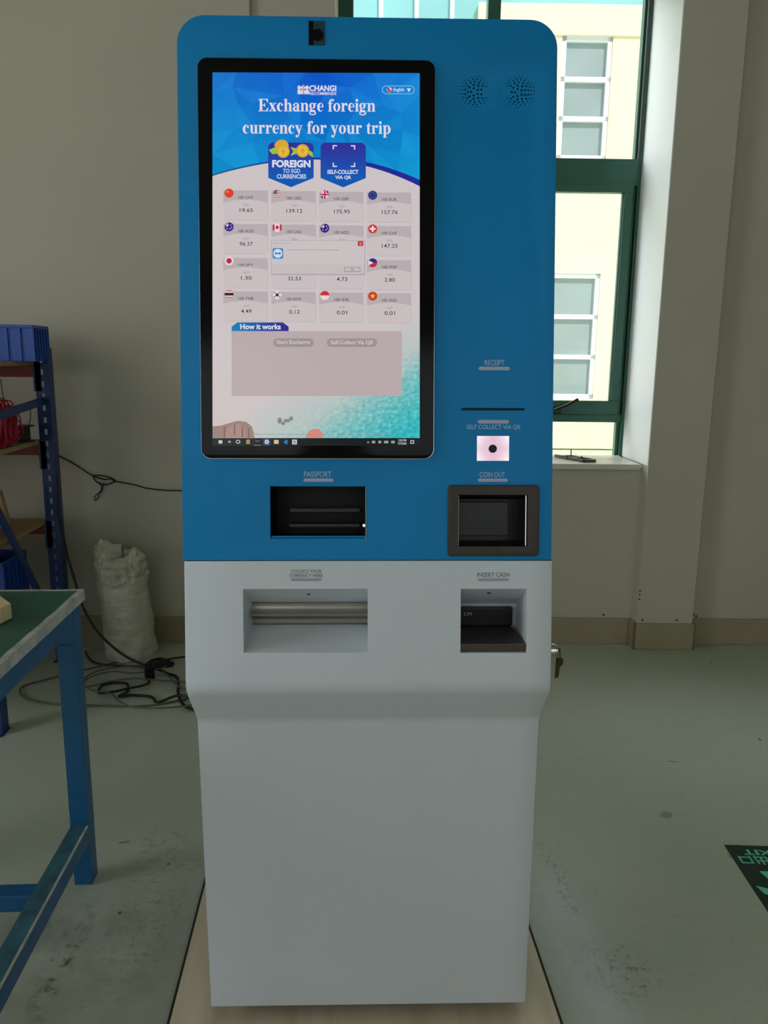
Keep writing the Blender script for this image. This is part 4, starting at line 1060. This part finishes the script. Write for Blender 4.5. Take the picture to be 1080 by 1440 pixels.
cable([(-1.262, 1.955, .86), (-1.258, 1.945, .70), (-1.25, 1.95, .607), (-1.235, 1.95, .50), (-1.205, 1.93, .40), (-1.175, 1.91, .30), (-1.12, 1.90, .19), (-1.05, 1.88, .12), (-.98, 1.86, .075), (-.90, 1.84, .045), (-.84, 1.845, .02), (-.80, 1.83, .0085), (-.76, 1.80, .0085), (-.735, 1.72, .0085), (-.715, 1.62, .0085), (-.66, 1.50, .0085), (-.55, 1.44, .0085)], .0062, 'power_cable', M['cable'], 'thick black cable dropping from the rack post and running over the floor to the kiosk')
cable([(-.60, 1.52, .0265), (-.70, 1.57, .0265), (-.78, 1.55, .0075), (-.82, 1.60, .0075), (-.90, 1.62, .0075), (-.95, 1.61, .0075), (-.93, 1.66, .0075), (-.95, 1.73, .0075), (-1.00, 1.745, .0075), (-1.05, 1.72, .0075), (-1.04, 1.65, .0075), (-.98, 1.625, .02), (-.93, 1.655, .02), (-.88, 1.68, .02), (-.86, 1.73, .012), (-.872, 1.775, .012)], .0055, 'looped_cable', M['cable'], 'black cord looping on the floor up to the standing adapter plug')
mb = MB(); mb.box(-.020, .020, -.018, .018, 0, .058, M=Matrix.Translation((-.873, 1.80, .0015)) @ Matrix.Rotation(.4, 4, 'Z')); mb.cyl((-.873, 1.80, .05), (-.873, 1.80, .075), .011, 12)
o = mb.build('adapter_plug', M['black'], bevel=.005); tag(o, 'black adapter plug standing among the cables on the floor', 'plug')
bm = bmesh.new(); bmesh.ops.create_icosphere(bm, subdivisions=4, radius=1)
mb = MB()
for k in range(9):
    r_ = .05 - .003 * k; z = .006 + .0052 * (k // 2)
    mb.tube([(-.865 + r_ * 1.25 * cos(t + k) , 1.945 + r_ * .62 * sin(t + k), z + .0025 * sin(3 * t + k)) for t in [2 * pi * i / 12 for i in range(12)]], .0048, 6, closed=True, sub=3)
bm.free()
o = mb.build('coiled_cable', M['cable'], smooth=60); tag(o, 'small tight coil of black cable at the foot of the wrapped roll', 'cable')
g1 = [(-1.06, 1.98), (-1.17, 1.90), (-1.30, 1.80), (-1.375, 1.72), (-1.33, 1.62), (-1.22, 1.56), (-1.10, 1.54), (-.98, 1.53), (-.86, 1.52), (-.76, 1.54), (-.66, 1.60), (-.60, 1.70), (-.50, 1.76)]
cable([(x, y, .0055) for x, y in g1], .0038, 'floor_cable', M['greycable'], 'grey cable sweeping widest across the floor from behind the bench leg')
g2 = [(-.62, 1.66), (-.72, 1.72), (-.80, 1.74), (-.92, 1.76), (-1.02, 1.74), (-1.10, 1.68), (-1.14, 1.72), (-1.12, 1.83), (-1.02, 1.90), (-.92, 1.90), (-.85, 1.86), (-.80, 1.80), (-.74, 1.70), (-.68, 1.64), (-.58, 1.62)]
cable([(x, y, .0165 + .002 * (i % 2)) for i, (x, y) in enumerate(g2)], .0036, 'floor_cable', M['greycable'], 'grey cable wound in a loop around the standing adapter plug')
g3 = [(-.55, 1.50), (-.66, 1.47), (-.76, 1.455), (-.86, 1.47), (-.93, 1.53), (-.98, 1.60), (-1.06, 1.63), (-1.12, 1.70), (-1.10, 1.78), (-1.03, 1.82), (-.95, 1.80), (-.87, 1.82), (-.82, 1.87)]
cable([(x, y, .0265) for x, y in g3], .0036, 'floor_cable', M['greycable'], 'grey cable curving nearest the camera on the floor beside the kiosk')
g4 = [(-.87, 1.90), (-.98, 1.93), (-1.08, 1.94), (-1.15, 1.97), (-1.20, 2.03), (-1.24, 2.11)]
cable([(x, y, .0065) for x, y in g4], .0042, 'floor_cable', M['cable'], 'black cable passing in front of the wrapped roll towards the rack')
cable([(-.86, 2.0, .006), (-.78, 2.03, .006), (-.70, 2.05, .006), (-.55, 2.06, .006)], .004, 'floor_cable', M['cable'], 'black cable lying along the skirting between the roll and the kiosk')
cable([(-1.417, 1.86, 1.262), (-1.41, 1.85, 1.2), (-1.395, 1.85, 1.13), (-1.388, 1.86, 1.10)], .002, 'hanging_wire', M['cable'], 'thin wire hanging from the top shelf over the red cord', 'wire')
cable([(-1.358, 1.98, 1.15), (-1.357, 1.975, 1.10), (-1.362, 1.96, 1.06), (-1.360, 1.965, 1.03)], .002, 'hanging_wire', M['cable'], 'thin wire hanging beside the rack post above the middle shelf', 'wire')
cable([(-1.44, 1.60, .935), (-1.432, 1.60, .89), (-1.436, 1.60, .86), (-1.446, 1.60, .845)], .0035, 'hanging_wire', M['greycable'], 'grey wire end drooping below the middle shelf of the rack', 'wire')

# ------------------------------------------------------------------ exit marking on the floor
sg = empty('floor_exit_sign', (1.13, .41, 0), (0, 0, radians(-5)))
tag(sg, 'dark green exit sticker with pale green lettering on the floor at the right', 'sign')
def SG(mb, name, m): return mb.build(name, m, sg, fixn=False)
mb = MB(); mb.box(-.105, .105, -.21, .145, 0, .0012); mb.build('backing', M['sign'], sg)
# lettering reads from the far side, so it is turned round
mb = MB(); z = .0016
def flip(vs): return [(-x, -y, z) for x, y in vs]
vs, fs = fit_text('EXIT', -.040, .064, -.125, -.101, .02); mb.add(flip(vs), fs)
def sb(x0, x1, y0, y1): mb.add([(-x0, -y0, z), (-x1, -y0, z), (-x1, -y1, z), (-x0, -y1, z)], [(0, 1, 2, 3)])
vs, fs = fit_text('安全出口', -.080, .088, -.096, -.058, .02); mb.add(flip(vs), fs)
mb.v = [Vector(v) for v in mb.v]
SG(mb, 'lettering', M['signglow'])
mb = MB()
for poly in ([(-.056, .030), (.03, .030), (.05, .012), (-.044, -.01)], [(-.092, -.03), (-.03, -.055), (.09, -.055), (.09, -.088), (-.03, -.088), (-.06, -.075), (-.083, -.062)], [(-.05, -.12), (.08, -.12), (.08, -.18), (-.05, -.18)]):
    mb.add([(x, y, z) for x, y in poly], [tuple(range(len(poly)))])
SG(mb, 'pictogram', M['signglow'])

# ------------------------------------------------------------------ light
w = bpy.data.worlds.new('sky'); SC.world = w; w.use_nodes = True
bg = w.node_tree.nodes['Background']; bg.inputs[0].default_value = (.88, .94, 1, 1); 
wn = w.node_tree; tcw = wn.nodes.new('ShaderNodeTexCoord')
dt_ = wn.nodes.new('ShaderNodeVectorMath'); dt_.operation = 'DOT_PRODUCT'; dt_.inputs[1].default_value = Vector((-.62, .52, .58)).normalized()
wn.links.new(tcw.outputs['Generated'], dt_.inputs[0])
def wm(op, a, b):
    q = wn.nodes.new('ShaderNodeMath'); q.operation = op
    for i, x in enumerate((a, b)):
        if isinstance(x, (int, float)): q.inputs[i].default_value = x
        else: wn.links.new(x, q.inputs[i])
    return q.outputs[0]
# overcast sky plus a bright lobe added to light the window reveal and floor
wn.links.new(wm('ADD', wm('MULTIPLY', wm('POWER', wm('MAXIMUM', dt_.outputs['Value'], 0), 6.), 8.5), .9), bg.inputs[1])
def area(name, loc, size, energy, target, color=(1, 1, 1), spread=180):
    l = bpy.data.lights.new(name, 'AREA'); l.shape = 'RECTANGLE'; l.size, l.size_y = size; l.energy = energy; l.color = color; l.spread = radians(spread)
    o = bpy.data.objects.new(name, l); COL.objects.link(o); o.location = loc
    o.rotation_euler = (Vector(target) - Vector(loc)).to_track_quat('-Z', 'Y').to_euler(); return o
for (x0, x1, z0, z1), en in zip(FW, (16, 9)):
    c = Matrix.Rotation(TH, 3, 'Z') @ Vector(((x0 + x1) / 2, YF + .02, (z0 + z1) / 2))
    area('window_daylight', c, (x1 - x0 - .1, z1 - z0 - .1), en, c + Matrix.Rotation(TH, 3, 'Z') @ Vector((0, 1, 0)), (.95, .97, 1))
c = Matrix.Rotation(TH, 3, 'Z') @ Vector((XL + .02, (LY0 + LY1) / 2, (LZ0 + LZ1) / 2))
area('window_daylight', c, (LZ1 - LZ0 - .1, LY1 - LY0 - .1), 43, c + Matrix.Rotation(TH, 3, 'Z') @ Vector((1, 0, 0)), (.95, .97, 1))
sun = bpy.data.lights.new('sun', 'SUN'); sun.energy = 3.1; sun.angle = radians(3); sun.color = (1, .97, .9)
so = bpy.data.objects.new('sun', sun); COL.objects.link(so); so.rotation_euler = Vector((-.35, .62, -.75)).to_track_quat('-Z', 'Y').to_euler()

SC.view_settings.view_transform = 'Standard'; SC.view_settings.look = 'None'; SC.view_settings.exposure = 0; SC.view_settings.gamma = 1; SC.view_settings.use_curve_mapping = False
SC.cycles.use_denoising = True
SC.cycles.max_bounces = 10; SC.cycles.transparent_max_bounces = 8; SC.cycles.sample_clamp_indirect = 6
